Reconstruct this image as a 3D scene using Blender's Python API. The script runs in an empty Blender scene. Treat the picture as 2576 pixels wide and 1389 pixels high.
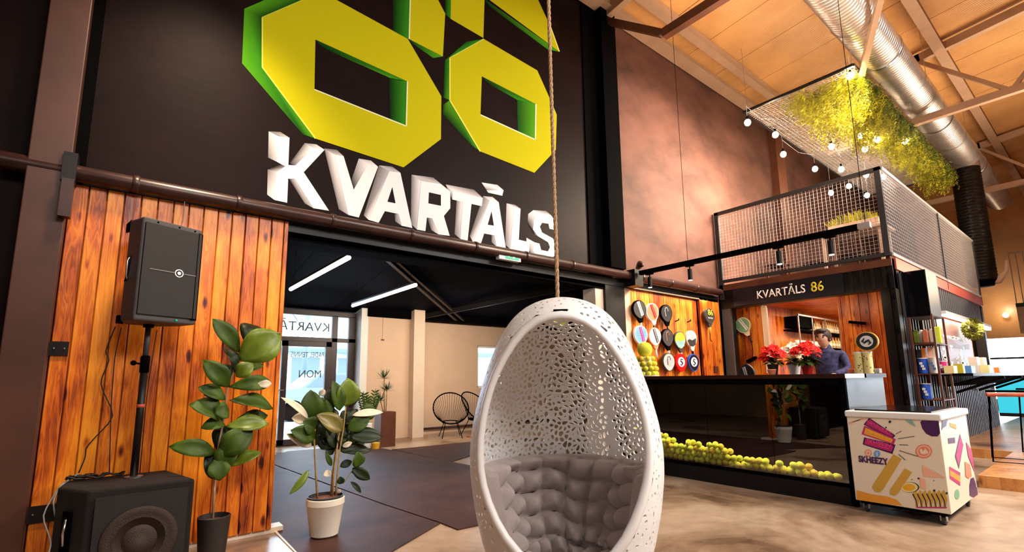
import bpy, bmesh, math, random
import numpy as np
from mathutils import Vector, Matrix, noise
from mathutils.geometry import tessellate_polygon
random.seed(7)
S = bpy.context.scene
COL = S.collection
# ------------------------------------------------------------------ camera
F, PY, YAW, PITCH, ROLL, CH = 1233.18, 768.57, 0.6721715, 0.1491431, -0.0113407, 1.15
fw = Vector((math.sin(YAW)*math.cos(PITCH), math.cos(YAW)*math.cos(PITCH), math.sin(PITCH)))
rt = Vector((math.cos(YAW), -math.sin(YAW), 0)); up = rt.cross(fw)
c_, s_ = math.cos(ROLL), math.sin(ROLL)
rt, up = rt*c_+up*s_, up*c_-rt*s_
cd = bpy.data.cameras.new('camera'); cam = bpy.data.objects.new('camera', cd); COL.objects.link(cam)
cd.sensor_width = 36; cd.lens = F/2576*36; cd.shift_y = (PY-694.5)/2576; cd.clip_start = .05; cd.clip_end = 200
cam.matrix_world = Matrix(((rt.x, up.x, -fw.x, 0), (rt.y, up.y, -fw.y, 0), (rt.z, up.z, -fw.z, CH), (0, 0, 0, 1)))
S.camera = cam
CP = Vector((0, 0, CH))
def at(px, py, ax, v):
    """photo point -> point on the plane axis=v"""
    d = fw + rt*((px-1288)/F) - up*((py-PY)/F)
    t = (v-CP[ax])/d[ax]
    return CP + d*t
# ------------------------------------------------------------------ world, exposure, area lights
S.view_settings.view_transform = 'Standard'; S.view_settings.look = 'None'
S.view_settings.gamma = 1; S.view_settings.use_curve_mapping = False
S.view_settings.exposure = 0.0
w = bpy.data.worlds.new('world'); S.world = w; w.use_nodes = True
w.node_tree.nodes['Background'].inputs[0].default_value = (.72, .88, 1, 1)
w.node_tree.nodes['Background'].inputs[1].default_value = 11.0
def area(loc, target, sx, sy, power, col, name='area_light', spread=180):
    l = bpy.data.lights.new(name, 'AREA'); l.shape = 'RECTANGLE'; l.size = sx; l.size_y = sy
    l.energy = power; l.color = col; l.spread = math.radians(spread)
    o = bpy.data.objects.new(name, l); COL.objects.link(o); o.location = loc
    o.rotation_euler = (Vector(target)-Vector(loc)).to_track_quat('-Z', 'Y').to_euler()
    return o
def point(loc, power, col, r=.03, name='point_light'):
    l = bpy.data.lights.new(name, 'POINT'); l.energy = power; l.color = col; l.shadow_soft_size = r
    o = bpy.data.objects.new(name, l); COL.objects.link(o); o.location = loc; return o
def spot(loc, target, power, col, ang=50, blend=.5, r=.03, name='spot_light'):
    l = bpy.data.lights.new(name, 'SPOT'); l.energy = power; l.color = col; l.spot_size = math.radians(ang); l.spot_blend = blend; l.shadow_soft_size = r
    o = bpy.data.objects.new(name, l); COL.objects.link(o); o.location = loc
    o.rotation_euler = (Vector(target)-Vector(loc)).to_track_quat('-Z', 'Y').to_euler(); return o
WARM = (1, .78, .55); NEUT = (1, .93, .86); COOL = (.6, .8, 1)
area((1.5, -3.0, 5.0), (2.0, 3.6, 1.2), 3.0, 1.2, 150, NEUT, 'hall_fill_front', 125)  # added front fill, no fixture modelled
area((-4.0, -1.5, 4.2), (1.0, 4.3, 1.6), 1.6, 1.6, 42, NEUT, 'hall_fill_left')  # added fill from the left, no fixture
area((7.0, -2.5, 5.6), (6.5, 1.5, 0), 3.0, 1.2, 470, NEUT, 'hall_fill_right', 140)  # added fill to brighten the floor on the right
area((0.4, 3.1, 4.8), (0.3, 4.31, 1.4), .4, .4, 38, WARM, 'panel_light', 80)
area((12.0, -1.0, 3.2), (10.0, 0.5, 6.8), 4, 2, 330, WARM, 'roof_fill')  # this and the next: unseen area lamps added to brighten the roof
area((5.6, 2.0, 4.4), (6.6, 2.4, 7.0), 1.6, 1.6, 85, WARM, 'roof_fill')
area((3.0, 9.0, 1.9), (3.0, 6.0, 0.4), 1.7, 1.6, 34, (.55, .75, 1), 'window_daylight', 120)
area((4.8, 7.0, 2.35), (4.8, 9.6, 0.9), 3.5, .6, 75, (1, .82, .64), 'back_room_fill', 140)  # unseen area lamp added to brighten the beige back wall
area((8.6, 1.9, 4.9), (7.2, 4.31, 3.5), 1.4, 1.4, 400, (1, .78, .58), 'terrace_wall_fill', 100)  # area lamp added to brighten the wall above the kiosk roof
# ------------------------------------------------------------------ materials
M = {}
def nt(m): return m.node_tree.nodes, m.node_tree.links
def mat(name, col, rough=.5, metal=0., emit=None, es=0., coat=0., trans=0., ior=1.45, alpha=None, var=0., vscale=3., bump=0., bscale=30., spec=None, stretch=None, sheen=0.):
    m = bpy.data.materials.new(name); m.use_nodes = True; n, l = nt(m); b = n['Principled BSDF']
    b.inputs['Base Color'].default_value = (*col, 1); b.inputs['Roughness'].default_value = rough; b.inputs['Metallic'].default_value = metal
    b.inputs['IOR'].default_value = ior
    if coat: b.inputs['Coat Weight'].default_value = coat; b.inputs['Coat Roughness'].default_value = .08
    if trans: b.inputs['Transmission Weight'].default_value = trans
    if spec is not None: b.inputs['Specular IOR Level'].default_value = spec
    if sheen: b.inputs['Sheen Weight'].default_value = sheen
    if emit: b.inputs['Emission Color'].default_value = (*emit, 1); b.inputs['Emission Strength'].default_value = es
    if var or bump:
        tc = n.new('ShaderNodeTexCoord'); mp = n.new('ShaderNodeMapping'); l.new(tc.outputs['Object'], mp.inputs[0])
        if stretch: mp.inputs['Scale'].default_value = stretch
    if var:
        nz = n.new('ShaderNodeTexNoise'); nz.inputs['Scale'].default_value = vscale; nz.inputs['Detail'].default_value = 6; nz.inputs['Roughness'].default_value = .6
        l.new(mp.outputs[0], nz.inputs[0])
        mr = n.new('ShaderNodeMapRange'); mr.inputs[1].default_value = .3; mr.inputs[2].default_value = .7; mr.inputs[3].default_value = 1-var; mr.inputs[4].default_value = 1+var
        l.new(nz.outputs[0], mr.inputs[0])
        mx = n.new('ShaderNodeMix'); mx.data_type = 'RGBA'; mx.blend_type = 'MULTIPLY'; mx.inputs[0].default_value = 1
        mx.inputs[6].default_value = (*col, 1); l.new(mr.outputs[0], mx.inputs[7]); l.new(mx.outputs[2], b.inputs['Base Color'])
    if bump:
        n2 = n.new('ShaderNodeTexNoise'); n2.inputs['Scale'].default_value = bscale; n2.inputs['Detail'].default_value = 4; l.new(mp.outputs[0], n2.inputs[0])
        bp = n.new('ShaderNodeBump'); bp.inputs['Strength'].default_value = bump; bp.inputs['Distance'].default_value = .02
        l.new(n2.outputs[0], bp.inputs['Height']); l.new(bp.outputs[0], b.inputs['Normal'])
    M[name] = m; return m
def ramp(n, stops):
    r = n.new('ShaderNodeValToRGB'); e = r.color_ramp.elements
    while len(e) > 1: e.remove(e[0])
    e[0].position = stops[0][0]; e[0].color = (*stops[0][1], 1)
    for p, c in stops[1:]:
        x = e.new(p); x.color = (*c, 1)
    return r
def wood(name, stops, width=.095, rough=.35, grain=(14, 14, 1.1)):
    m = bpy.data.materials.new(name); m.use_nodes = True; n, l = nt(m); b = n['Principled BSDF']
    tc = n.new('ShaderNodeTexCoord'); sx = n.new('ShaderNodeSeparateXYZ'); l.new(tc.outputs['Object'], sx.inputs[0])
    ad = n.new('ShaderNodeMath'); ad.operation = 'ADD'; l.new(sx.outputs[0], ad.inputs[0]); l.new(sx.outputs[1], ad.inputs[1])
    dv = n.new('ShaderNodeMath'); dv.operation = 'DIVIDE'; l.new(ad.outputs[0], dv.inputs[0]); dv.inputs[1].default_value = width
    fl = n.new('ShaderNodeMath'); fl.operation = 'FLOOR'; l.new(dv.outputs[0], fl.inputs[0])
    wn = n.new('ShaderNodeTexWhiteNoise'); wn.noise_dimensions = '1D'; l.new(fl.outputs[0], wn.inputs['W'])
    sc = n.new('ShaderNodeVectorMath'); sc.operation = 'SCALE'; sc.inputs['Scale'].default_value = 9; l.new(wn.outputs['Color'], sc.inputs[0])
    av = n.new('ShaderNodeVectorMath'); av.operation = 'ADD'; l.new(tc.outputs['Object'], av.inputs[0]); l.new(sc.outputs[0], av.inputs[1])
    mp = n.new('ShaderNodeMapping'); mp.inputs['Scale'].default_value = grain; l.new(av.outputs[0], mp.inputs[0])
    nz = n.new('ShaderNodeTexNoise'); nz.inputs['Scale'].default_value = 1.6; nz.inputs['Detail'].default_value = 5; nz.inputs['Distortion'].default_value = 1.2; l.new(mp.outputs[0], nz.inputs[0])
    # rings around knots
    wv = n.new('ShaderNodeMath'); wv.operation = 'MULTIPLY'; wv.inputs[1].default_value = 38; l.new(nz.outputs[0], wv.inputs[0])
    sn = n.new('ShaderNodeMath'); sn.operation = 'SINE'; l.new(wv.outputs[0], sn.inputs[0])
    # broad stain patches
    mp2 = n.new('ShaderNodeMapping'); mp2.inputs['Scale'].default_value = (5, 5, 1.5); l.new(av.outputs[0], mp2.inputs[0])
    n2 = n.new('ShaderNodeTexNoise'); n2.inputs['Scale'].default_value = 1.3; n2.inputs['Detail'].default_value = 3; l.new(mp2.outputs[0], n2.inputs[0])
    # knots
    mp3 = n.new('ShaderNodeMapping'); mp3.inputs['Scale'].default_value = (9, 9, 3.4); l.new(av.outputs[0], mp3.inputs[0])
    vo = n.new('ShaderNodeTexVoronoi'); vo.inputs['Scale'].default_value = 1; l.new(mp3.outputs[0], vo.inputs[0])
    kn = n.new('ShaderNodeMapRange'); kn.inputs[1].default_value = .05; kn.inputs[2].default_value = .2; kn.inputs[3].default_value = -.5; kn.inputs[4].default_value = 0; l.new(vo.outputs['Distance'], kn.inputs[0])
    s1 = n.new('ShaderNodeMath'); s1.operation = 'MULTIPLY_ADD'; s1.inputs[1].default_value = .07; l.new(sn.outputs[0], s1.inputs[0]); l.new(n2.outputs[0], s1.inputs[2])
    s2 = n.new('ShaderNodeMath'); s2.operation = 'ADD'; l.new(s1.outputs[0], s2.inputs[0]); l.new(kn.outputs[0], s2.inputs[1])
    pv = n.new('ShaderNodeMath'); pv.operation = 'MULTIPLY_ADD'; pv.inputs[1].default_value = .22; l.new(wn.outputs['Value'], pv.inputs[0]); l.new(s2.outputs[0], pv.inputs[2])
    n4 = n.new('ShaderNodeTexNoise'); n4.inputs['Scale'].default_value = 1.15; n4.inputs['Detail'].default_value = 2; l.new(tc.outputs['Object'], n4.inputs[0])
    m4 = n.new('ShaderNodeMath'); m4.operation = 'MULTIPLY_ADD'; m4.inputs[1].default_value = .55; m4.inputs[2].default_value = -.275; l.new(n4.outputs[0], m4.inputs[0])
    a4 = n.new('ShaderNodeMath'); a4.operation = 'ADD'; l.new(pv.outputs[0], a4.inputs[0]); l.new(m4.outputs[0], a4.inputs[1]); pv = a4
    r = ramp(n, stops); l.new(pv.outputs[0], r.inputs[0]); l.new(r.outputs[0], b.inputs['Base Color'])
    b.inputs['Roughness'].default_value = rough
    bp = n.new('ShaderNodeBump'); bp.inputs['Strength'].default_value = .25; bp.inputs['Distance'].default_value = .01; l.new(nz.outputs[0], bp.inputs['Height']); l.new(bp.outputs[0], b.inputs['Normal'])
    M[name] = m; return m
def attrmat(name, rough=.5):
    m = bpy.data.materials.new(name); m.use_nodes = True; n, l = nt(m); b = n['Principled BSDF']
    a = n.new('ShaderNodeVertexColor'); a.layer_name = 'Col'; l.new(a.outputs[0], b.inputs['Base Color']); b.inputs['Roughness'].default_value = rough; b.inputs['Specular IOR Level'].default_value = .08
    M[name] = m; return m
wood('stained_pine', [(.18, (.03, .003, .001)), (.36, (.17, .018, .001)), (.54, (.50, .10, .003)), (.76, (.78, .235, .008)), (1.0, (.92, .36, .018))], rough=.38)
wood('red_pine', [(.1, (.05, .005, .001)), (.4, (.30, .042, .004)), (.62, (.62, .16, .012)), (.95, (.85, .32, .03))])
wood('deck_wood', [(.2, (.2, .06, .015)), (.5, (.5, .2, .05)), (.8, (.7, .33, .1))], grain=(3, 14, 14))
mat('dark_wall', (.0075, .0024, .0022), .5, spec=.08, var=.45, vscale=1.1, bump=.12, bscale=5, stretch=(1, 1, 1.6))
mat('lit_wall', (.105, .046, .033), .7, spec=.2, var=.5, vscale=1.0, bump=.15, bscale=5, stretch=(1, 1, 1.8))  # lighter copy of the hall wall, bulb light put into the colour
mat('column_paint', (.06, .021, .013), .42, var=.25, vscale=2)
mat('pipe_paint', (.032, .011, .008), .35, var=.4, vscale=7)
mat('black', (.0018, .0016, .0018), .8, spec=.02)
mat('black_gloss', (.003, .003, .004), .12)
mat('black_steel', (.007, .0055, .006), .42, spec=.3, var=.3, vscale=6)
mat('grey_steel', (.075, .075, .082), .42)
mat('dark_grey', (.03, .03, .033), .5)
mat('black_ceiling', (.0016, .0024, .007), .75, spec=.05, var=.5, vscale=1.5, bump=.2, bscale=2)
mat('beige_wall', (.62, .44, .31), .7, var=.08, vscale=1.2)
mat('beige_pillar', (.66, .53, .41), .7, var=.05)
mat('white', (.8, .78, .76), .4)
mat('white_rope', (.50, .31, .17), .8, bump=.6, bscale=120)
mat('egg_white', (.90, .885, .875), .42)
mat('cushion_grey', (.42, .35, .335), .85, sheen=.3, bump=.1, bscale=60)
mat('cushion_light', (.42, .39, .39), .85, sheen=.3)
mat('mat_black', (.060, .026, .021), .6, spec=.2, var=.3, vscale=2.5, bump=.15, bscale=9)
mat('steel', (.5, .5, .52), .3, 1)
mat('silver_duct', (.60, .55, .52), .34, .85, var=.15, vscale=3)
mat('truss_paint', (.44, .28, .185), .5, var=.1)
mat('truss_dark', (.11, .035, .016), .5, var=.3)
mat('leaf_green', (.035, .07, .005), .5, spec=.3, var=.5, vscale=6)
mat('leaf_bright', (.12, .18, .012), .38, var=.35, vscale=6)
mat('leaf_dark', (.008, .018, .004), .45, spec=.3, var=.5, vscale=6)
mat('leaf_brown', (.12, .10, .015), .35, var=.4, vscale=6)
mat('leaf_pale', (.62, .55, .42), .4, var=.2)
mat('moss', (.33, .31, .008), .8, var=.75, vscale=5)
mat('moss_dark', (.10, .13, .008), .8, var=.6, vscale=8)
mat('bark', (.36, .22, .07), .7, var=.4, vscale=20, bump=.3, bscale=40)
mat('pale_bark', (.32, .22, .13), .7, var=.3, vscale=20)
mat('soil', (.16, .05, .02), .9, var=.5, vscale=30, bump=.8, bscale=60)
mat('cream_pot', (.72, .66, .56), .45)
mat('black_pot', (.018, .014, .013), .5)
mat('red', (.60, .004, .003), .6, spec=.15, var=.25, vscale=25)
mat('red_pot', (.35, .008, .006), .3)
mat('yellow', (.8, .42, .02), .5)
mat('orange', (.85, .25, .04), .5)
mat('blue', (.02, .09, .5), .4, var=.4, vscale=15)
mat('navy', (.012, .014, .05), .7, var=.9, vscale=30)
mat('skin', (.62, .33, .22), .5)
mat('hair', (.03, .012, .008), .6)
mat('shirt', (.035, .035, .10), .8, var=.9, vscale=22)
mat('tube_glow', (1, .9, .8), .5, emit=(1, .82, .62), es=14)
mat('bulb_glow', (1, .9, .8), .5, emit=(1, .80, .55), es=160)
mat('led_glow', (1, .9, .8), .5, emit=(1, .86, .68), es=26)
mat('spot_lens', (1, .9, .8), .5, emit=(1, .86, .75), es=5)
mat('glass', (1, 1, 1), .02, trans=1, ior=1.3)
mat('pink', (.75, .04, .22), .5)
mat('purple', (.055, .006, .09), .35)
mat('exit_green', (.0, .30, .16), .4, emit=(0, .5, .28), es=.5)
mat('exit_white', (.8, .8, .76), .4)
mat('red_metal', (.5, .08, .04), .4)
mat('seat_wood', (.42, .09, .05), .35, var=.3, vscale=8)
mat('brown_box', (.55, .36, .15), .6)
mat('cyan_panel', (.05, .55, .68), .3, emit=(.05, .62, .8), es=.9)  # emission stands in for light on the cyan glass, no lamp
mat('asphalt', (.30, .33, .36), .8, var=.2)
mat('facade', (.55, .66, .72), .7, var=.25, vscale=.8)
mat('facade_dark', (.12, .17, .21), .5)
mat('car_paint', (.18, .26, .32), .25)
mat('window_frame', (.045, .032, .036), .4)
mat('letter_film', (.05, .07, .08), .5)
mat('fluorescent_yellow', (.62, .72, .05), .6)
mat('tv_screen', (.002, .002, .003), .15)
mat('planter_wood', (.55, .38, .28), .6, var=.2)
mat('speaker_black', (.006, .0045, .0045), .6, bump=.25, bscale=300)
mat('speaker_body', (.042, .037, .042), .5, bump=.15, bscale=400)
mat('sub_carpet', (.006, .0042, .004), .9, bump=.5, bscale=250)
mat('cone_brown', (.022, .010, .007), .6, bump=.4, bscale=200)
mat('cable_black', (.006, .006, .006), .5)
mat('cable_grey', (.22, .21, .22), .5)
mat('hedge', (.2, .2, .02), .8, var=.5, vscale=10)
mat('navy_sign', (.003, .004, .012), .35)
for nm, c in dict(yellow_paint=(.60, .52, .006), white_text=(.82, .82, .82), logo_yellow=(.65, .55, .03), cream=(.78, .66, .52), pale_yellow=(.80, .70, .30), gold=(.62, .36, .05), teal=(.22, .42, .44), salmon=(.80, .24, .13), magenta=(.50, .02, .17), sun_orange=(.85, .34, .03), charcoal=(.02, .02, .025), peach=(.86, .46, .30), leafy=(.2, .42, .25), sky=(.15, .35, .75), brick=(.16, .06, .045)).items():
    mat(nm, c, .45)
attrmat('painted', .8)
# tinted counter glass: dark, mirror-like
m = mat('counter_glass', (.9, .9, .9), .01, trans=1, ior=1.75)
# tennis ball
m = mat('ball_felt', (.58, .62, .03), .85); n, l = nt(m); b = n['Principled BSDF']
tc = n.new('ShaderNodeTexCoord'); vm = n.new('ShaderNodeVectorMath'); vm.operation = 'NORMALIZE'; l.new(tc.outputs['Object'], vm.inputs[0])
sx = n.new('ShaderNodeSeparateXYZ'); l.new(vm.outputs[0], sx.inputs[0])
def mth(op, a, bb=None, v=None):
    x = n.new('ShaderNodeMath'); x.operation = op; l.new(a, x.inputs[0])
    if bb is not None: l.new(bb, x.inputs[1])
    if v is not None: x.inputs[1].default_value = v
    return x.outputs[0]
q = mth('SUBTRACT', mth('MULTIPLY', sx.outputs[0], sx.outputs[0]), mth('MULTIPLY', sx.outputs[1], sx.outputs[1]))
q = mth('ABSOLUTE', mth('SUBTRACT', sx.outputs[2], mth('MULTIPLY', q, v=.75)))
q = mth('LESS_THAN', q, v=.05)
oi = n.new('ShaderNodeObjectInfo')
r = ramp(n, [(0, (.62, .66, .03)), (.5, (.58, .58, .02)), (.8, (.68, .55, .02)), (.97, (.75, .48, .02))]); l.new(oi.outputs['Random'], r.inputs[0])
mx = n.new('ShaderNodeMix'); mx.data_type = 'RGBA'; l.new(q, mx.inputs[0]); l.new(r.outputs[0], mx.inputs[6]); mx.inputs[7].default_value = (.75, .72, .5, 1)
l.new(mx.outputs[2], b.inputs['Base Color'])
# concrete floor
m = mat('concrete', (.40, .29, .20), .28); n, l = nt(m); b = n['Principled BSDF']
tc = n.new('ShaderNodeTexCoord')
n1 = n.new('ShaderNodeTexNoise'); n1.inputs['Scale'].default_value = .9; n1.inputs['Detail'].default_value = 8; n1.inputs['Roughness'].default_value = .65; n1.inputs['Distortion'].default_value = .8; l.new(tc.outputs['Object'], n1.inputs[0])
r = ramp(n, [(.30, (.10, .05, .026)), (.43, (.27, .165, .10)), (.55, (.43, .30, .20)), (.75, (.58, .44, .32))]); l.new(n1.outputs[0], r.inputs[0])
n2 = n.new('ShaderNodeTexNoise'); n2.inputs['Scale'].default_value = 9; n2.inputs['Detail'].default_value = 5; l.new(tc.outputs['Object'], n2.inputs[0])
mx = n.new('ShaderNodeMix'); mx.data_type = 'RGBA'; mx.blend_type = 'OVERLAY'; mx.inputs[0].default_value = .35; l.new(r.outputs[0], mx.inputs[6]); l.new(n2.outputs[0], mx.inputs[7])
l.new(mx.outputs[2], b.inputs['Base Color'])
mr = n.new('ShaderNodeMapRange'); mr.inputs[3].default_value = .16; mr.inputs[4].default_value = .45; l.new(n1.outputs[0], mr.inputs[0]); l.new(mr.outputs[0], b.inputs['Roughness'])
# roof panels: glossy, finely ribbed
m = mat('roof_panel', (.60, .31, .115), .3, var=.25, vscale=.7); n, l = nt(m); b = n['Principled BSDF']
tc = n.new('ShaderNodeTexCoord'); wv = n.new('ShaderNodeTexWave'); wv.bands_direction = 'X'; wv.inputs['Scale'].default_value = 6.5; wv.inputs['Distortion'].default_value = 0
l.new(tc.outputs['Object'], wv.inputs[0]); bp = n.new('ShaderNodeBump'); bp.inputs['Strength'].default_value = .35; bp.inputs['Distance'].default_value = .01
l.new(wv.outputs['Fac'], bp.inputs['Height']); l.new(bp.outputs[0], b.inputs['Normal'])
# ------------------------------------------------------------------ mesh builder
class MB:
    def __init__(s): s.v = []; s.f = []; s.c = []; s.m = []; s.mi = 0
    def add(s, vs, fs, col=None):
        o = len(s.v); s.v += [tuple(x) for x in vs]; s.f += [tuple(i+o for i in f) for f in fs]
        s.c += (col if isinstance(col, list) else [col or (1, 1, 1)]*len(vs)); s.m += [s.mi]*len(fs); return s
    def box(s, a, b):
        x0, y0, z0 = [min(p, q) for p, q in zip(a, b)]; x1, y1, z1 = [max(p, q) for p, q in zip(a, b)]
        return s.add([(x0, y0, z0), (x1, y0, z0), (x1, y1, z0), (x0, y1, z0), (x0, y0, z1), (x1, y0, z1), (x1, y1, z1), (x0, y1, z1)],
                     [(0, 3, 2, 1), (4, 5, 6, 7), (0, 1, 5, 4), (1, 2, 6, 5), (2, 3, 7, 6), (3, 0, 4, 7)])
    def beam(s, a, b, w=.05, h=.05, upv=(0, 0, 1)):
        a = Vector(a); b = Vector(b); d = (b-a).normalized(); u = Vector(upv)
        if abs(d.dot(u)) > .99: u = Vector((1, 0, 0))
        r = d.cross(u).normalized()*w/2; u2 = r.cross(d).normalized()*h/2
        vs = [p+q*r+k*u2 for p in (a, b) for q, k in ((-1, -1), (1, -1), (1, 1), (-1, 1))]
        return s.add(vs, [(3, 2, 1, 0), (4, 5, 6, 7), (0, 1, 5, 4), (1, 2, 6, 5), (2, 3, 7, 6), (3, 0, 4, 7)])
    def tube(s, pts, r, n=8, caps=True, closed=False):
        P = [Vector(p) for p in pts]; N = len(P); rs = r if isinstance(r, (list, tuple)) else [r]*N
        vs = []; prev = None
        for i, p in enumerate(P):
            if closed: t = (P[(i+1) % N]-P[i-1])
            else: t = P[min(i+1, N-1)]-P[max(i-1, 0)]
            t = t.normalized() if t.length > 1e-9 else Vector((0, 0, 1))
            if prev is None:
                u = Vector((0, 0, 1)) if abs(t.z) < .9 else Vector((1, 0, 0)); u = (u-t*u.dot(t)).normalized()
            else: u = (prev-t*prev.dot(t)).normalized()
            prev = u; vv = t.cross(u)
            for k in range(n):
                a = 2*math.pi*k/n; vs.append(p+(u*math.cos(a)+vv*math.sin(a))*rs[i])
        fs = []
        for i in range(N if closed else N-1):
            j = (i+1) % N
            for k in range(n): fs.append((i*n+k, i*n+(k+1) % n, j*n+(k+1) % n, j*n+k))
        if caps and not closed: fs += [tuple(range(n-1, -1, -1)), tuple((N-1)*n+k for k in range(n))]
        return s.add(vs, fs)
    def lathe(s, prof, c=(0, 0, 0), n=24, axis='z'):
        vs = []
        for r, z in prof:
            for k in range(n):
                a = 2*math.pi*k/n; x, y = r*math.cos(a), r*math.sin(a)
                p = (x, y, z) if axis == 'z' else ((z, x, y) if axis == 'x' else (x, z, y))
                vs.append((p[0]+c[0], p[1]+c[1], p[2]+c[2]))
        fs = [(i*n+k, i*n+(k+1) % n, (i+1)*n+(k+1) % n, (i+1)*n+k) for i in range(len(prof)-1) for k in range(n)]
        fs += [tuple(range(n-1, -1, -1)), tuple((len(prof)-1)*n+k for k in range(n))]
        return s.add(vs, fs)
    def ball(s, c, r, n=12, sq=(1, 1, 1)):
        m_ = n//2; prof = []
        vs = [(c[0], c[1], c[2]-r*sq[2])]; fs = []
        for i in range(1, m_):
            a = math.pi*i/m_-math.pi/2
            for k in range(n):
                b_ = 2*math.pi*k/n; vs.append((c[0]+r*sq[0]*math.cos(a)*math.cos(b_), c[1]+r*sq[1]*math.cos(a)*math.sin(b_), c[2]+r*sq[2]*math.sin(a)))
        vs.append((c[0], c[1], c[2]+r*sq[2])); T = len(vs)-1
        for k in range(n):
            fs.append((0, 1+(k+1) % n, 1+k)); fs.append((T, T-n+k, T-n+(k+1) % n))
        for i in range(m_-2):
            for k in range(n): fs.append((1+i*n+k, 1+i*n+(k+1) % n, 1+(i+1)*n+(k+1) % n, 1+(i+1)*n+k))
        return s.add(vs, fs)
    def prism(s, poly, d, holes=(), col=None):
        """3D planar outline (+holes) thickened along vector d"""
        loops = [[Vector(p) for p in poly]]+[[Vector(p) for p in h] for h in holes]
        flat = [p for lp in loops for p in lp]; tris = tessellate_polygon(loops); d = Vector(d); N = len(flat)
        vs = flat+[p+d for p in flat]; fs = []
        for t in tris: fs.append(tuple(t)); fs.append(tuple(i+N for i in reversed(t)))
        o = 0
        for lp in loops:
            k = len(lp)
            for i in range(k): j = (i+1) % k; fs.append((o+i, o+j, N+o+j, N+o+i))
            o += k
        cl = None
        if isinstance(col, list): cl = col+col
        elif col: cl = [col]*len(vs)
        return s.add(vs, fs, cl)
    def grid(s, pts, thick=None):
        R = len(pts); Cn = len(pts[0]); vs = [p for row in pts for p in row]
        return s.add(vs, [(i*Cn+j, i*Cn+j+1, (i+1)*Cn+j+1, (i+1)*Cn+j) for i in range(R-1) for j in range(Cn-1)])
    def build(s, name, mt=None, parent=None, smooth=False, loc=None, mats=None, fix=True):
        me = bpy.data.meshes.new(name); me.from_pydata(s.v, [], s.f)
        if any(c != (1, 1, 1) for c in s.c):
            ca = me.color_attributes.new('Col', 'FLOAT_COLOR', 'POINT')
            ca.data.foreach_set('color', [q for c in s.c for q in (*c, 1)])
        if mats:
            for mm in mats: me.materials.append(M[mm])
            me.polygons.foreach_set('material_index', s.m)
        elif mt: me.materials.append(M[mt])
        if fix:
            bm = bmesh.new(); bm.from_mesh(me); bmesh.ops.recalc_face_normals(bm, faces=bm.faces); bm.to_mesh(me); bm.free()
        if smooth: me.polygons.foreach_set('use_smooth', [True]*len(me.polygons))
        me.update()
        o = bpy.data.objects.new(name, me); COL.objects.link(o)
        if loc: o.location = loc
        if parent: o.parent = parent
        return o
def autosmooth(o, ang=35):
    me = o.data; bm = bmesh.new(); bm.from_mesh(me)
    for f in bm.faces: f.smooth = True
    for e in bm.edges:
        if len(e.link_faces) == 2 and e.calc_face_angle(0) > math.radians(ang): e.smooth = False
    bm.to_mesh(me); bm.free(); return o
def bevel(o, w=.01, seg=2):
    md = o.modifiers.new('bevel', 'BEVEL'); md.width = w; md.segments = seg; md.limit_method = 'ANGLE'; return o
def tag(o, label, cat, group=None, kind=None):
    o['label'] = label; o['category'] = cat
    if group: o['group'] = group
    if kind: o['kind'] = kind
    return o
def struct(o): o['kind'] = 'structure'; return o
def thing(name, loc, label, cat, group=None, rz=0):
    o = bpy.data.objects.new(name, None); COL.objects.link(o); o.location = loc; o.rotation_euler.z = rz; o.empty_display_size = .1
    return tag(o, label, cat, group)
def wparent(ob, par):
    """parent an object built in world coordinates"""
    ob.parent = par
    R = Matrix.Translation(par.location) @ par.rotation_euler.to_matrix().to_4x4()
    ob.matrix_parent_inverse = R.inverted(); return ob
def part(mb, name, mt, par, smooth=False, mats=None, auto=None, label=None, gp=None):
    o = mb.build(name, mt, None, smooth, mats=mats)
    if auto: autosmooth(o, auto)
    root = gp or par
    wparent(o, root) if gp is None else setattr(o, 'parent', par)
    if label: o['label'] = label
    return o
def sub(mb, name, mt, parent_part, smooth=False, auto=None, label=None, mats=None):
    """sub-part in world coordinates under a world-coordinate part"""
    o = mb.build(name, mt, None, smooth, mats=mats)
    if auto: autosmooth(o, auto)
    o.parent = parent_part; o.matrix_parent_inverse = Matrix.Identity(4)
    if label: o['label'] = label
    return o
def copy_tree(o, parent=None):
    c = o.copy(); COL.objects.link(c)
    if parent: c.parent = parent; c.matrix_parent_inverse = o.matrix_parent_inverse.copy()
    for ch in o.children: copy_tree(ch, c)
    return c
def text(s, name, mt, org, xd, yd, h, parent=None, width=None, ext=.003, bold=0., align='LEFT'):
    cu = bpy.data.curves.new('txt', 'FONT'); cu.body = s; cu.size = 1; cu.offset = bold; cu.resolution_u = 3
    o = bpy.data.objects.new('txt', cu); COL.objects.link(o)
    bpy.context.view_layer.update()
    me = bpy.data.meshes.new_from_object(o); bpy.data.objects.remove(o)
    co = np.array([v.co[:] for v in me.vertices])
    x0, x1, y0, y1 = co[:, 0].min(), co[:, 0].max(), co[:, 1].min(), co[:, 1].max()
    kx = width/(x1-x0) if width else h/(y1-y0); ky = h/(y1-y0)
    X = Vector(xd).normalized(); Y = Vector(yd).normalized(); N = X.cross(Y)
    for v in me.vertices: v.co = X*((v.co.x-x0)*kx)+Y*((v.co.y-y0)*ky)
    bm = bmesh.new(); bm.from_mesh(me)
    r = bmesh.ops.extrude_face_region(bm, geom=bm.faces[:]); bmesh.ops.translate(bm, verts=[g for g in r['geom'] if isinstance(g, bmesh.types.BMVert)], vec=N*ext)
    bmesh.ops.recalc_face_normals(bm, faces=bm.faces[:]); bm.to_mesh(me); bm.free()
    me.materials.clear(); me.materials.append(M[mt]); me.name = name
    ob = bpy.data.objects.new(name, me); COL.objects.link(ob)
    for v in me.vertices: v.co += Vector(org)
    if parent: wparent(ob, parent) if parent.type == 'EMPTY' else sub_fix(ob, parent)
    return ob
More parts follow.
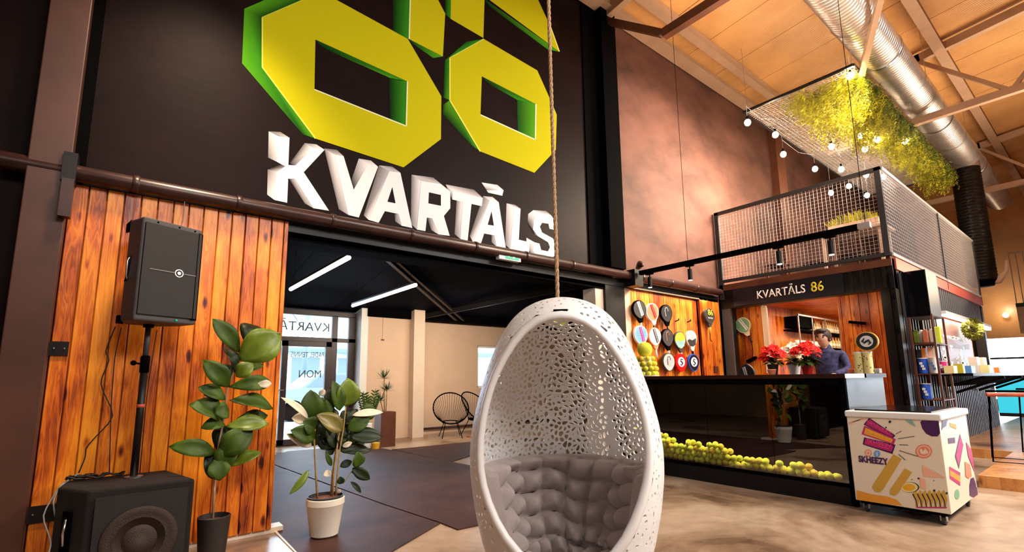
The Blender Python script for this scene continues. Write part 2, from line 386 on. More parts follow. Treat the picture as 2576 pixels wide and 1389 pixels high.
def sub_fix(o, p): o.parent = p
# ================================================================== STRUCTURE
WY = 4.31
struct(MB().box((-9, -12, -.1), (27, 12, 0)).build('floor', 'concrete'))
mb = MB()   # dark left section of the hall wall above the pipe
mb.box((-9, WY, 2.36), (5.2, WY+.12, 6.75)); mb.box((-9, WY, 0), (-.56, WY+.12, 2.36)); mb.box((-.56, WY, 0), (-.3, WY+.12, 2.36))
struct(mb.build('wall_front', 'dark_wall'))
struct(MB().box((5.2, WY, 2.46), (27, WY+.12, 6.75)).build('wall_right', 'lit_wall'))
struct(MB().box((7.95, WY, 0), (27, WY+.12, 2.46)).build('wall_behind', 'dark_wall'))
# closing walls of the hall, behind and left of the camera
struct(MB().box((-9.1, -12, 0), (-9, WY, 8.4)).build('wall_left', 'beige_wall'))
struct(MB().box((-9, -12.1, 0), (27, -12, 8.4)).build('wall_back', 'beige_wall'))
# roof
def rz(y): return 6.6+.1*(WY-y)
mb = MB()
for k in range(-20, 25):
    x0 = 7.2+.9*k-.9; x1 = x0+.9-.014
    if x1 < -9 or x0 > 27: continue
    y0, y1 = 4.6, -12.1
    mb.add([(x0, y0, rz(y0)), (x1, y0, rz(y0)), (x1, y1, rz(y1)), (x0, y1, rz(y1)), (x0, y0, rz(y0)+.1), (x1, y0, rz(y0)+.1), (x1, y1, rz(y1)+.1), (x0, y1, rz(y1)+.1)],
           [(0, 3, 2, 1), (4, 5, 6, 7), (0, 1, 5, 4), (1, 2, 6, 5), (2, 3, 7, 6), (3, 0, 4, 7)])
struct(mb.build('ceiling', 'roof_panel'))
mb = MB(); mb.add([(-9, 4.6, rz(4.6)+.1), (27, 4.6, rz(4.6)+.1), (27, -12.1, rz(-12.1)+.1), (-9, -12.1, rz(-12.1)+.1), (-9, 4.6, rz(4.6)+.14), (27, 4.6, rz(4.6)+.14), (27, -12.1, rz(-12.1)+.14), (-9, -12.1, rz(-12.1)+.14)],
    [(0, 3, 2, 1), (4, 5, 6, 7), (0, 1, 5, 4), (1, 2, 6, 5), (2, 3, 7, 6), (3, 0, 4, 7)])
struct(mb.build('ceiling', 'truss_dark'))
# columns
o = MB().box((-.565, WY-.16, 0), (-.36, WY, 6.4)).build('trim_1', 'column_paint'); struct(bevel(o, .006))
o = MB().box((-.36, WY-.04, 2.5), (-.30, WY, 6.4)).build('trim_2', 'black'); struct(o)
mb = MB().box((4.74, WY-.02, 2.5), (5.02, WY, 6.5)).box((5.02, WY-.14, 2.62), (5.33, WY, 6.5)); struct(mb.build('trim_3', 'black'))
mb = MB().box((10.55, WY-.14, 2.62), (10.95, WY, 6.6)); struct(mb.build('trim_4', 'truss_dark'))
struct(MB().box((10.97, WY-.05, 2.62), (11.3, WY, 6.6)).build('trim_5', 'lit_wall'))
# header over the wide opening: lower black lintel
struct(MB().box((-.3, WY+.0, 2.34), (5.2, WY+.25, 2.40)).build('trim_6', 'black'))
mb = MB(); mb.box((-.56, WY-.03, 2.40), (7.9, WY, 2.50)); struct(mb.build('trim_7', 'black_steel'))
# jambs right of the opening
struct(MB().box((4.86, WY+.02, 0), (5.02, WY+.24, 2.34)).build('trim_8', 'beige_pillar'))
struct(MB().box((5.02, WY-.02, 0), (5.42, WY+.24, 2.46)).build('trim_9', 'black_steel'))
struct(MB().box((5.42, WY+.0, 0), (5.56, WY+.24, 2.40)).build('trim_10', 'beige_wall'))
# ---- back room
BY = 9.4
struct(MB().box((3.78, BY, 0), (4.72, BY+.15, 3.0)).build('wall_back_room', 'beige_wall'))
struct(MB().box((4.72, BY-.2, 0), (4.97, BY+.15, 3.0)).build('trim_11', 'beige_pillar'))
mb = MB(); mb.box((4.97, BY+.25, 0), (6.62, BY+.4, 3.0)); mb.box((6.62, BY+.25, 0), (7.4, BY+.4, .95)); mb.box((6.62, BY+.25, 1.95), (7.4, BY+.4, 3)); mb.box((7.4, BY+.25, 0), (12.5, BY+.4, 3))
struct(mb.build('wall_far', 'beige_wall'))
struct(MB().box((12.4, WY+.12, 0), (12.5, BY+.25, 3.6)).build('wall_east', 'beige_wall'))
struct(MB().box((-4.1, WY+.12, 0), (-4, BY+.5, 3.6)).build('wall_west', 'beige_wall'))
struct(MB().box((-4, BY+.3, 0), (2.25, BY+.4, 3.6)).build('wall_north', 'beige_wall'))
struct(MB().box((2.2, BY+.28, 2.52), (3.85, BY+.42, 3.6)).build('wall_lintel', 'black'))
mb = MB()   # sloping black ceiling in sheets, with rafters
for k in range(14):
    x0 = -4+k*1.2; y0, y1 = WY+.12, BY+.5; z0, z1 = 3.35, 2.50
    mb.add([(x0, y0, z0), (x0+1.19, y0, z0), (x0+1.19, y1, z1), (x0, y1, z1), (x0, y0, z0+.06), (x0+1.19, y0, z0+.06), (x0+1.19, y1, z1+.06), (x0, y1, z1+.06)],
           [(0, 3, 2, 1), (4, 5, 6, 7), (0, 1, 5, 4), (1, 2, 6, 5), (2, 3, 7, 6), (3, 0, 4, 7)])
struct(mb.build('ceiling', 'black_ceiling'))
mb = MB(); mb.beam((.8, 4.6, 3.25), (5.8, 9.3, 2.5), .06, .1); mb.beam((2.6, 6.2, 3.0), (6.0, 9.3, 2.48), .05, .05); mb.beam((8, 4.6, 3.2), (5.0, 9.3, 2.5), .06, .1)
struct(mb.build('trim_12', 'black_steel'))
struct(MB().box((3.78, BY-.06, 2.42), (9.5, BY+.25, 2.6)).build('trim_13', 'black'))
# light concrete strip along the threshold
mb = MB(); mb.prism([(.0, WY-.03, 0), (1.1, WY-.03, 0), (1.1, WY+.1, 0), (.0, WY+.1, 0)], (0, 0, .04)); struct(mb.build('trim_14', 'cream'))
mb = MB(); mb.prism([(1.04, WY, 0), (1.10, WY, 0), (1.085, 3.3, 0), (1.03, 3.3, 0)], (0, 0, .006)); struct(mb.build('trim_15', 'cream'))
# glazed front: window + door in the back room
WYD = 9.7
def wz(px, py): return at(px, py, 1, WYD)
wx0, wxd, wx1, wx2 = 2.27, 3.06, 3.22, 3.64
mb = MB()
for a, b in (((2.2, 2.40), (3.66, 2.50)), ((2.2, 1.90), (3.66, 1.98)), ((3.19, 0), (3.30, 2.42)), ((3.52, 0), (3.66, 2.42)), ((2.2, 0), (2.27, 2.42)), ((2.2, 0), (3.66, .05))):
    mb.box((a[0], WYD-.04, a[1]), (b[0], WYD+.04, b[1]))
wf = struct(mb.build('window_1', 'window_frame')); bevel(wf, .004)
o = MB().box((2.22, WYD-.006, 1.98), (3.62, WYD+.006, 2.44)).box((3.25, WYD-.006, .05), (3.6, WYD+.006, 1.94)).build('window_pane', 'glass'); o.parent = wf
mb = MB()
for a, b in (((2.30, .02), (2.40, 1.90)), ((3.08, .02), (3.19, 1.90)), ((2.30, 1.80), (3.19, 1.90)), ((2.30, .02), (3.19, .12))):
    mb.box((a[0], WYD-.06, a[1]), (b[0], WYD+.03, b[1]))
dr = struct(mb.build('door_1', 'window_frame')); bevel(dr, .004)
o = MB().box((2.38, WYD-.006, .1), (3.1, WYD+.006, 1.82)).build('door_pane', 'glass'); o.parent = dr
mb = MB(); mb.beam((2.345, WYD-.09, 1.0), (2.22, WYD-.09, 1.0), .02, .02); mb.beam((2.345, WYD-.06, 1.0), (2.345, WYD-.1, 1.0), .02, .02); o = mb.build('door_handle', 'steel'); o.parent = dr
ft = text('KVARTĀLS', 'window_lettering', 'letter_film', (3.14, WYD-.012, 2.10), (-1, 0, 0), (0, 0, 1), .22, width=1.15, ext=.001); ft.parent = wf
ft = text('PADEL TENNIS', 'door_lettering', 'letter_film', (3.06, WYD-.012, 1.60), (-1, 0, 0), (0, 0, 1), .1, width=.6, ext=.001); ft.parent = dr
ft = text('MON', 'door_lettering', 'letter_film', (3.02, WYD-.012, 1.22), (-1, 0, 0), (0, 0, 1), .14, width=.4, ext=.001); ft.parent = dr
mb = MB(); mb.box((6.62, BY+.3, .95), (6.67, BY+.36, 1.95)).box((7.35, BY+.3, .95), (7.4, BY+.36, 1.95)).box((6.62, BY+.3, 1.9), (7.4, BY+.36, 1.95)).box((6.62, BY+.3, .95), (7.4, BY+.36, 1.0))
w2 = struct(mb.build('window_2', 'white')); o = MB().box((6.65, BY+.32, .98), (7.37, BY+.33, 1.92)).build('window_pane', 'glass'); o.parent = w2
# reveal of the glazed front
struct(MB().box((3.66, BY-.02, 0), (3.80, WYD+.05, 2.6)).build('trim_16', 'white'))
# outside
struct(MB().box((-20, WYD+.3, -.12), (30, 45, -.02)).build('ground', 'asphalt'))
b = thing('building', (4, 26, -.02), 'pale building across the street, seen through the glazed door', 'building')
part(MB().box((-6, 25, -.02), (20, 30, 5.2)), 'wall', 'facade', b)
for x in (2, 4.2, 6.4, 8.6): part(MB().box((x, 24.95, 1.0), (x+1.3, 25.02, 2.3)), 'window', 'facade_dark', b)
part(MB().box((-6, 24.7, 2.55), (20, 25, 2.75)), 'canopy', 'facade_dark', b)
for x, rr in ((5.6, .12), (9.4, .16), (2.4, .1)):
    tr = thing('tree', (x, 19+x*.2, -.02), 'bare tree trunk outside the glazed door', 'tree', 'bare trees outside')
    y = 19+x*.2
    part(MB().tube([(x, y, -.02), (x+.05, y, 2.5), (x, y, 6)], [rr, rr*.85, rr*.5], 10), 'trunk', 'facade_dark', tr, True)
    mb = MB()
    for i in range(14):
        z = random.uniform(2.4, 5.6); a = random.uniform(0, 6.28); L = random.uniform(.8, 1.8)
        mb.tube([(x, y, z), (x+math.cos(a)*L*.5, y+math.sin(a)*L*.5, z+.5), (x+math.cos(a)*L, y+math.sin(a)*L, z+1.1)], [.04, .025, .008], 5)
    part(mb, 'branches', 'facade_dark', tr, True)
cr = thing('car', (5.3, 16.5, -.02), 'grey car parked outside the glazed door', 'car')
body = [(3.3, .28), (3.3, .75), (3.6, .88), (4.3, .95), (4.8, 1.38), (6.3, 1.42), (7.0, .98), (7.4, .92), (7.45, .35)]
part(MB().prism([(x, 15.6, z) for x, z in body], (0, 1.7, 0)), 'body', 'car_paint', cr, auto=30)
part(MB().prism([(4.45, 15.59, .98), (4.85, 15.59, 1.33), (6.2, 15.59, 1.36), (6.75, 15.59, .98)], (0, .02, 0)), 'window', 'facade_dark', cr)
for x in (4.1, 6.7): part(MB().lathe([(.31, -.1), (.31, .1)], (x, 15.68, .29), 18, 'y'), 'wheel', 'black', cr)
# ================================================================== PIPE, EXIT SIGN, WIRES
g = thing('gutter_pipe', (3.5, 4.2, 2.55), 'long brown pipe running across the dark wall above the opening', 'pipe')
part(MB().tube([(-2.5, 4.20, 2.53), (.2, 4.20, 2.53), (7.85, 4.20, 2.56)], .055, 16), 'pipe_run', 'pipe_paint', g, True)
for x in (-.75, -.02, .62, 1.35, 2.1, 2.85, 3.55, 4.3, 5.7, 6.4, 7.1):
    part(MB().lathe([(.058, -.02), (.062, -.015), (.062, .015), (.058, .02)], (x, 4.20, 2.532+x*.003), 16, 'x'), 'collar', 'pipe_paint', g, True)
part(MB().box((-.40, 4.12, 2.45), (-.33, 4.31, 2.64)), 'bracket', 'black_steel', g)
part(MB().box((-.39, 4.08, 2.20), (-.33, 4.15, 2.45)), 'bracket_box', 'pipe_paint', g)
part(MB().box((5.42, 4.10, 2.40), (5.60, 4.31, 2.63)), 'bracket', 'black_steel', g)
part(MB().tube([(5.53, 4.05, 2.68), (5.58, 4.12, 2.72), (5.62, 4.2, 2.68)], [.02, .05, .03], 10), 'valve', 'pipe_paint', g, True)
ex = thing('exit_sign', (3.32, 4.1, 2.6), 'small white and green emergency exit sign on the pipe below the letter A with macron', 'sign')
def W(px, py, off=.0): return at(px, py, 1, WY-off)
e0, e1, e2, e3 = W(1256, 632, .14), W(1310, 640, .14), W(1310, 657, .14), W(1256, 650, .14)
xa, xb, za, zb = e0.x, e1.x, e0.z, e3.z
part(MB().box((xa, WY-.14, zb), (xb, WY-.08, za)), 'case', 'exit_white', ex)
part(MB().box((xa+.085, WY-.143, zb+.01), (xb-.03, WY-.139, za-.012)), 'pictogram', 'exit_green', ex)
L = xb-xa
part(MB().prism([(xa+L*.62, WY-.145, zb+.015), (xa+L*.62, WY-.145, za-.02), (xa+L*.72, WY-.145, (za+zb)/2)], (0, .002, 0)), 'arrow', 'exit_white', ex)
mb = MB(); cx = xa+L*.42; mz = (za+zb)/2
mb.box((cx-.005, WY-.145, mz-.005), (cx+.008, WY-.143, mz+.02)); mb.ball((cx+.004, WY-.144, mz+.027), .006, 8); mb.beam((cx, WY-.144, mz), (cx-.014, WY-.144, zb+.014), .005, .003); mb.beam((cx, WY-.144, mz), (cx+.016, WY-.144, zb+.016), .005, .003)
part(mb, 'running_figure', 'exit_white', ex)
# ================================================================== MURAL
def P2(x, y, off): return W(600+x/2.0422, y/2.0426, off)
YL = (.46, .425, .004); YE = (.72, .70, .12); GD = (.004, .05, .004); GM = (.03, .22, .008); GB = (.075, .30, .006); BK = (.001, .006, .001)
def poly(mb, pts, col, off, holes=(), t=.0012):
    cols = col if isinstance(col, list) else [col]*len(pts)
    cols = list(cols)+[cols[0]]*sum(len(h) for h in holes)
    mb.prism([P2(x, y, off) for x, y in pts], (0, t, 0), [[P2(x, y, off) for x, y in h] for h in holes], cols)
num = thing('mural_number', (2.5, WY-.003, 4), 'huge yellow-green number 86 painted with green depth on the dark wall', 'wall mural')
o8 = [(120, 90), (428, -42), (505, 0), (870, 200), (1042, 495), (1040, 715), (848, 860), (395, 712), (120, 345)]
h8 = [(395, 203), (868, 418), (862, 650), (390, 460)]
mb = MB(); poly(mb, o8, YL, .004, [h8])
poly(mb, [(880, -10), (885, -330), (720, -400), (330, -380), (330, -180), (500, -10), (428, -42), (150, -180), (150, -430), (300, -520), (800, -540), (985, -430), (1000, -50), (1062, 70), (1050, 290), (875, 200)], YL, .004)
def edge(mb, pts, w=5, col=YE, off=.0055):
    for (x0, y0), (x1, y1) in zip(pts[:-1], pts[1:]):
        d = math.hypot(x1-x0, y1-y0); nx, ny = -(y1-y0)/d*w/2, (x1-x0)/d*w/2
        poly(mb, [(x0+nx, y0+ny), (x1+nx, y1+ny), (x1-nx, y1-ny), (x0-nx, y0-ny)], col, off)
edge(mb, [(122, 90), (122, 345), (395, 712)], 6); edge(mb, [(120, 90), (428, -42)], 6, (.45, .5, .05)); edge(mb, [(868, 418), (862, 648), (390, 460)], 6, (.72, .75, .45)); edge(mb, [(885, -100), (877, 200)], 6, (.72, .75, .45))
part(mb, 'digit_eight', 'painted', num)
o6 = [(1085, 297), (1260, 200), (1535, 362), (1610, 530), (1635, 590), (1630, 770), (1520, 888), (1242, 778), (1085, 515)]
h6 = [(1250, 392), (1528, 535), (1525, 718), (1243, 590)]
mb = MB(); poly(mb, o6, YL, .004, [h6])
poly(mb, [(1090, 97), (1258, 195), (1264, -5), (1270, -15), (1648, 265), (1600, 130), (1535, -10), (1440, -250), (1250, -380), (1095, -300)], YL, .004)
edge(mb, [(1086, 297), (1086, 515), (1242, 778)], 6); edge(mb, [(1260, 200), (1086, 297)], 5, (.5, .6, .1)); edge(mb, [(1528, 535), (1525, 718), (1243, 590)], 6, (.72, .75, .45)); edge(mb, [(1600, 130), (1648, 265)], 6)
part(mb, 'digit_six', 'painted', num)
mb = MB()
for pts, c in (([(30, 45), (122, 90), (120, 345), (18, 325)], [GB, GD, GM, GB]), ([(30, 45), (270, -60), (428, -42), (122, 90)], [GB, GM, GD, GD]),
               ([(18, 325), (120, 345), (395, 712), (330, 690)], [GB, GM, GB, GD]), ([(395, 205), (868, 418), (800, 410), (430, 245)], [GD, GM, GB, BK]),
               ([(770, 398), (868, 418), (862, 650), (775, 612)], [BK, GM, GM, BK]), ([(790, -60), (884, -60), (873, 200), (790, 160)], [BK, GM, GM, BK]),
               ([(875, 200), (1050, 290), (1000, 298), (900, 228)], [GD, GB, GM, GD]), ([(1050, 500), (1060, 310), (1170, 215), (1260, 200), (1085, 297), (1085, 515)], [BK, GD, GD, GM, GM, GB]),
               ([(1048, 540), (1085, 515), (1242, 778), (1195, 745), (1048, 590)], [BK, GB, GB, GD, BK]), ([(1250, 392), (1528, 535), (1430, 512), (1275, 425)], [GD, GM, GM, BK]),
               ([(1430, 512), (1528, 535), (1525, 718), (1435, 674)], [GD, GB, GB, GD]), ([(1060, -60), (1092, -60), (1090, 97), (1060, 70)], [BK, GM, GM, BK]),
               ([(1264, -5), (1648, 265), (1590, 255), (1285, 30)], [GD, GB, GM, BK])):
    poly(mb, pts, c, .002)
part(mb, 'painted_depth', 'painted', num)
lt = thing('mural_lettering', (3, WY-.003, 3), 'white block letters KVARTĀLS painted with grey depth under the number', 'wall mural')
WH = (.80, .76, .78); SH = (.15, .135, .14); DK = (.015, .012, .012); LG = (.46, .44, .45)
LET = dict(K=([[(205, 700), (262, 708), (256, 848), (292, 850), (385, 760), (442, 770), (335, 885), (465, 1083), (385, 1070), (290, 920), (255, 918), (250, 1042), (185, 1028), (195, 885), (240, 855), (198, 832)]], [],
   [([(155, 675), (205, 700), (198, 832), (152, 810)], [LG, WH, LG, SH]), ([(155, 675), (215, 678), (262, 708), (205, 700)], [SH, SH, LG, SH]), ([(150, 870), (195, 885), (185, 1028), (147, 1000)], [SH, LG, WH, LG]), ([(150, 870), (215, 845), (240, 855), (195, 885)], [DK, DK, SH, LG]), ([(340, 735), (385, 760), (292, 850), (262, 840)], [SH, WH, SH, DK]), ([(340, 735), (400, 742), (442, 770), (385, 760)], [SH, LG, WH, LG]), ([(258, 918), (290, 920), (385, 1070), (340, 1045)], [DK, LG, LG, SH])]),
 V=([[(492, 795), (540, 803), (592, 975), (662, 850), (717, 857), (618, 1118), (565, 1105)]], [], [([(440, 762), (492, 795), (565, 1105), (515, 1075)], [SH, WH, LG, SH]), ([(440, 762), (505, 770), (540, 803), (492, 795)], [SH, SH, LG, LG]), ([(618, 815), (662, 850), (592, 975), (578, 930)], [LG, WH, DK, DK]), ([(618, 815), (680, 825), (717, 857), (662, 850)], [LG, LG, WH, WH])]),
 A=([[(775, 880), (832, 888), (893, 1172), (838, 1160), (822, 1100), (752, 1085), (720, 1145), (668, 1130)]], [[(790, 960), (807, 1045), (765, 1037)]], [([(722, 850), (775, 880), (668, 1130), (643, 1106)], [SH, LG, WH, SH]), ([(722, 850), (790, 856), (832, 888), (775, 880)], [LG, SH, LG, LG]), ([(800, 1100), (822, 1100), (838, 1160), (806, 1138)], [DK, LG, LG, SH])]),
 R=([[(938, 930), (1042, 947), (1088, 985), (1088, 1070), (1055, 1110), (1085, 1212), (1028, 1205), (995, 1122), (968, 1118), (960, 1188), (917, 1180)]], [[(978, 988), (1040, 1002), (1040, 1058), (975, 1045)]], [([(888, 898), (938, 930), (917, 1180), (885, 1150)], [SH, WH, LG, SH]), ([(888, 898), (1000, 912), (1042, 947), (938, 930)], [LG, SH, LG, LG]), ([(968, 1118), (995, 1122), (1028, 1205), (990, 1182)], [DK, LG, WH, SH])]),
 T=([[(1100, 982), (1255, 1018), (1250, 1060), (1197, 1048), (1177, 1237), (1140, 1228), (1152, 1038), (1098, 1025)]], [], [([(1065, 948), (1210, 975), (1255, 1018), (1100, 982)], [LG, SH, LG, WH]), ([(1065, 948), (1100, 982), (1098, 1025), (1085, 1000)], [LG, WH, SH, DK]), ([(1120, 1030), (1152, 1038), (1140, 1228), (1110, 1203)], [SH, WH, LG, SH])]),
 A2=([[(1290, 1030), (1337, 1040), (1373, 1275), (1325, 1266), (1315, 1210), (1262, 1200), (1245, 1253), (1205, 1245)], [(1275, 978), (1362, 978), (1355, 1006), (1283, 990)]], [[(1300, 1085), (1312, 1160), (1280, 1155)]], [([(1257, 1008), (1290, 1030), (1205, 1245), (1188, 1213)], [SH, LG, WH, SH]), ([(1257, 1008), (1305, 1012), (1337, 1040), (1290, 1030)], [LG, LG, WH, WH]), ([(1249, 938), (1330, 950), (1362, 978), (1275, 978)], [WH, LG, WH, SH]), ([(1298, 1206), (1315, 1210), (1325, 1266), (1300, 1245)], [DK, LG, LG, SH])]),
 L=([[(1415, 1066), (1449, 1073), (1440, 1232), (1497, 1246), (1492, 1300), (1396, 1280)]], [], [([(1377, 1045), (1415, 1066), (1396, 1280), (1370, 1257)], [LG, WH, LG, SH]), ([(1377, 1045), (1420, 1052), (1449, 1073), (1415, 1066)], [LG, SH, LG, WH])]),
 S=([[(1545, 1102), (1605, 1106), (1632, 1142), (1626, 1182), (1598, 1176), (1592, 1150), (1560, 1145), (1548, 1165), (1560, 1195), (1615, 1225), (1634, 1262), (1630, 1310), (1600, 1332), (1540, 1325), (1513, 1290), (1520, 1245), (1546, 1252), (1555, 1285), (1590, 1292), (1600, 1270), (1590, 1245), (1540, 1215), (1513, 1180), (1518, 1130)]], [], [([(1515, 1080), (1580, 1084), (1605, 1106), (1545, 1102)], [LG, SH, LG, WH]), ([(1515, 1080), (1545, 1102), (1518, 1130), (1513, 1180), (1485, 1145), (1488, 1100)], [WH, WH, LG, SH, DK, LG]), ([(1513, 1180), (1540, 1215), (1560, 1226), (1520, 1205), (1490, 1160)], [DK, LG, SH, DK, DK]), ([(1480, 1222), (1520, 1245), (1513, 1290), (1540, 1325), (1500, 1300), (1477, 1265)], [WH, WH, LG, LG, SH, SH])]))
for k, (faces, holes, sides) in LET.items():
    mb = MB()
    for pts, c in sides: poly(mb, pts, c, .002)
    for i, fc in enumerate(faces): poly(mb, fc, WH, .004, holes if i == 0 else ())
    part(mb, 'letter', 'painted', lt)
# ================================================================== PINE DOOR PANEL
pd = thing('barn_door', (.33, WY-.05, .03), 'tall orange stained pine plank door panel behind the loudspeaker', 'door')
mb = MB(); x = -.355; i = 0
while x < 1.0:
    w_ = min(.0945, 1.012-x); yj = random.uniform(-.003, .003)
    mb.box((x, WY-.055+yj, .035), (x+w_-.006, WY-.02, 2.475)); x += .095; i += 1
mb.box((-.355, WY-.025, .04), (1.008, WY-.008, 2.47))
o = part(mb, 'plank_panel', 'stained_pine', pd); bevel(o, .004, 1)
for z0, z1, L in ((1.33, 1.42, .09), (.32, .42, .22)):
    h = part(MB().box((-.36, WY-.068, z0), (-.36+L, WY-.056, z1)), 'hinge', 'black_steel', pd)
    mb = MB()
    for q in (.02, L-.02): mb.ball((-.36+q, WY-.07, (z0+z1)/2), .007, 8)
    sub(mb, 'hinge_bolts', 'steel', h)
# ================================================================== SUBWOOFER
sb = thing('subwoofer', (.12, 4.0, 0), 'large black carpeted subwoofer cabinet on the floor below the loudspeaker', 'speaker')
zt = .56
fl_, fr_ = Vector((-.08, 3.70, 0)), Vector((.425, 3.715, 0)); br_, bl_ = Vector((.31, 4.22, 0)), Vector((-.20, 4.20, 0))
lm = Vector((-.225, 3.96, 0))
o = part(MB().prism([fl_+Vector((0, 0, .03)), fr_+Vector((0, 0, .03)), br_+Vector((0, 0, .03)), bl_+Vector((0, 0, .03)), lm+Vector((0, 0, .03))], (0, 0, zt-.03)), 'cabinet', 'sub_carpet', sb); bevel(o, .015, 3)
for x, y in ((0, 3.8), (.3, 3.8), (-.1, 4.1), (.25, 4.1)): part(MB().lathe([(.03, 0), (.03, .032)], (x, y, 0), 12), 'foot', 'black', sb)
gr = part(MB().box((-.045, 3.682, .06), (.39, 3.694, zt-.04)), 'grille', 'speaker_black', sb)
sub(MB().lathe([(.185, 0), (.18, -.006), (.15, -.003), (.085, .004), (.08, -.004), (.05, -.014), (0, -.017)], (.17, 3.680, .26), 36, 'y'), 'cone', 'cone_brown', gr, True)
mb = MB(); dd = (lm-fl_); nn = Vector((dd.y, -dd.x, 0)).normalized()*-1
def sd(t, z, o=0): return fl_+dd*t+Vector((0, 0, z))-Vector((dd.y, -dd.x, 0)).normalized()*(-o)
hp = part(MB().prism([sd(.38, .22, -.004), sd(.62, .22, -.004), sd(.62, .44, -.004), sd(.38, .44, -.004)], Vector((-dd.y, dd.x, 0)).normalized()*.012), 'handle_plate', 'black', sb)
sub(MB().tube([sd(.5, .26, -.014), sd(.5, .33, -.022), sd(.5, .4, -.014)], .008, 8), 'handle_bar', 'steel', hp, True)
# pole & loudspeaker
spx, spy = .125, 4.03
pl = thing('speaker_pole', (spx, spy, zt), 'black adjustable pole standing on the subwoofer', 'speaker pole')
part(MB().lathe([(.05, 0), (.05, .008), (.03, .012)], (spx, spy, zt), 16), 'base_plate', 'steel', pl)
part(MB().tube([(spx, spy, zt+.01), (spx, spy, 1.30)], .021, 14), 'lower_tube', 'black_steel', pl, True)
part(MB().tube([(spx, spy, 1.28), (spx, spy, 1.56)], .016, 14), 'upper_tube', 'dark_grey', pl, True)
part(MB().lathe([(.026, 0), (.026, .10), (.02, .11)], (spx, spy, 1.22), 16), 'collar', 'black', pl, True)
part(MB().tube([(spx, spy, 1.27), (spx-.05, spy-.03, 1.28)], .006, 8).ball((spx-.06, spy-.035, 1.28), .017, 10), 'clamp_knob', 'black', pl, True)
part(MB().lathe([(.0225, 0), (.0225, .022)], (spx, spy, .995), 16), 'red_tape', 'red_metal', pl, True)
sp = thing('loudspeaker', (spx, spy, 1.54), 'black two-way loudspeaker on its pole in front of the pine door', 'speaker')
ad = Vector((.918, .396, 0)); nd = Vector((-.396, .918, 0)); o0 = Vector((.145, 3.985, 0))
def SP(a, n_, z): return o0+ad*a+nd*n_+Vector((0, 0, z))
zb_, zt_ = 1.535, 2.195
plan = [(-.185, -.155), (.185, -.155), (.185, .0), (.10, .15), (-.10, .15), (-.185, .0)]
o = part(MB().prism([SP(a, b, zb_) for a, b in plan], (0, 0, zt_-zb_)), 'cabinet', 'speaker_body', sp); bevel(o, .014, 3)
gr = part(MB().prism([SP(-.172, -.158, zb_+.04), SP(.172, -.158, zb_+.04), SP(.172, -.158, zt_-.035), SP(-.172, -.158, zt_-.035)], nd*-.012), 'grille', 'speaker_black', sp)
part(MB().prism([SP(.15, -.172, zb_+.03), SP(.185, -.158, zb_+.03), SP(.185, -.158, zt_-.03), SP(.15, -.172, zt_-.03)], nd*.012), 'side_trim', 'black', sp)
sub(MB().beam(SP(-.13, -.171, 1.865), SP(.015, -.171, 1.865), .003, .004).beam(SP(.075, -.171, 1.865), SP(.15, -.171, 1.865), .003, .004), 'trim_line', 'cable_grey', gr)
mb = MB(); ctr = SP(.045, -.172, 1.865)
circ = lambda c, r_, n_=20: [c+ad*(r_*math.cos(2*math.pi*k/n_))+Vector((0, 0, r_*math.sin(2*math.pi*k/n_))) for k in range(n_)]
mb.prism(circ(ctr, .027), nd*.004, [circ(ctr, .021)]); sub(mb, 'logo_ring', 'steel', gr)
sub(MB().prism(circ(ctr+nd*-.001, .012, 7), nd*.004), 'logo_mark', 'steel', gr)
part(MB().ball(SP(.06, -.160, zb_+.02), .007, 8), 'power_light', 'exit_green', sp)
for q in (-.1, .03, .13): part(MB().ball(SP(q, -.156, zt_-.018), .006, 8), 'screw', 'black', sp)
hp = part(MB().prism([SP(-.187, -.03, 1.79), SP(-.187, .0, 1.79), SP(-.135, .09, 1.79), SP(-.135, .09, 1.95), SP(-.187, .0, 1.95), SP(-.187, -.06, 1.95)], ad*.004), 'handle_recess', 'black', sp)
sub(MB().tube([SP(-.188, -.045, 1.80), SP(-.198, -.045, 1.82), SP(-.198, -.045, 1.92), SP(-.188, -.045, 1.94)], .006, 8), 'handle_bar', 'steel', hp, True)
part(MB().prism([SP(-.18, .0, zt_-.03), SP(-.10, .152, zt_-.03), SP(-.15, .13, zt_-.06), SP(-.19, .04, zt_-.06)], (0, 0, .035)), 'corner_bumper', 'black', sp)
part(MB().prism([SP(-.187, .0, zb_), SP(-.10, .155, zb_), SP(-.15, .14, zb_), SP(-.19, .04, zb_)], (0, 0, .04)), 'corner_bumper', 'black', sp)
part(MB().lathe([(.03, -.02), (.03, .0)], (spx, spy, zb_), 14), 'pole_socket', 'black', sp)
# cables
def cable(name, pts, r, mt, label, y=4.21):
    P = [at(p[0], p[1], 1, p[2] if len(p) > 2 else y) for p in pts]; Q = []
    for i in range(len(P)-1):
        for t in (0, .25, .5, .75): Q.append(P[i].lerp(P[i+1], t))
    Q.append(P[-1]); R = [Q[0]]+[(Q[i-1]+Q[i]*2+Q[i+1])/4 for i in range(1, len(Q)-1)]+[Q[-1]]
    o = MB().tube(R, r, 6).build(name, mt, smooth=True); return tag(o, label, 'cable')
cable('audio_cable', [(290, 822), (264, 885), (276, 905), (250, 965), (290, 1048), (216, 1125), (215, 1150), (198, 1190)], .0035, 'cable_black', 'thin black kinked cable hanging from the loudspeaker to the subwoofer')
cable('audio_cable', [(395, 830), (380, 920), (368, 1010), (352, 1190)], .003, 'cable_black', 'thin black cable hanging just right of the speaker pole')
cable('audio_cable', [(305, 825), (288, 900), (280, 1010), (275, 1190)], .003, 'cable_black', 'thin straight black cable left of the speaker pole')
cable('power_cable', [(196, 1192, 4.15), (150, 1225, 4.1), (133, 1262, 4.0), (145, 1330, 3.95), (152, 1385, 3.9)], .005, 'cable_grey', 'grey cable curving over the left edge of the subwoofer')
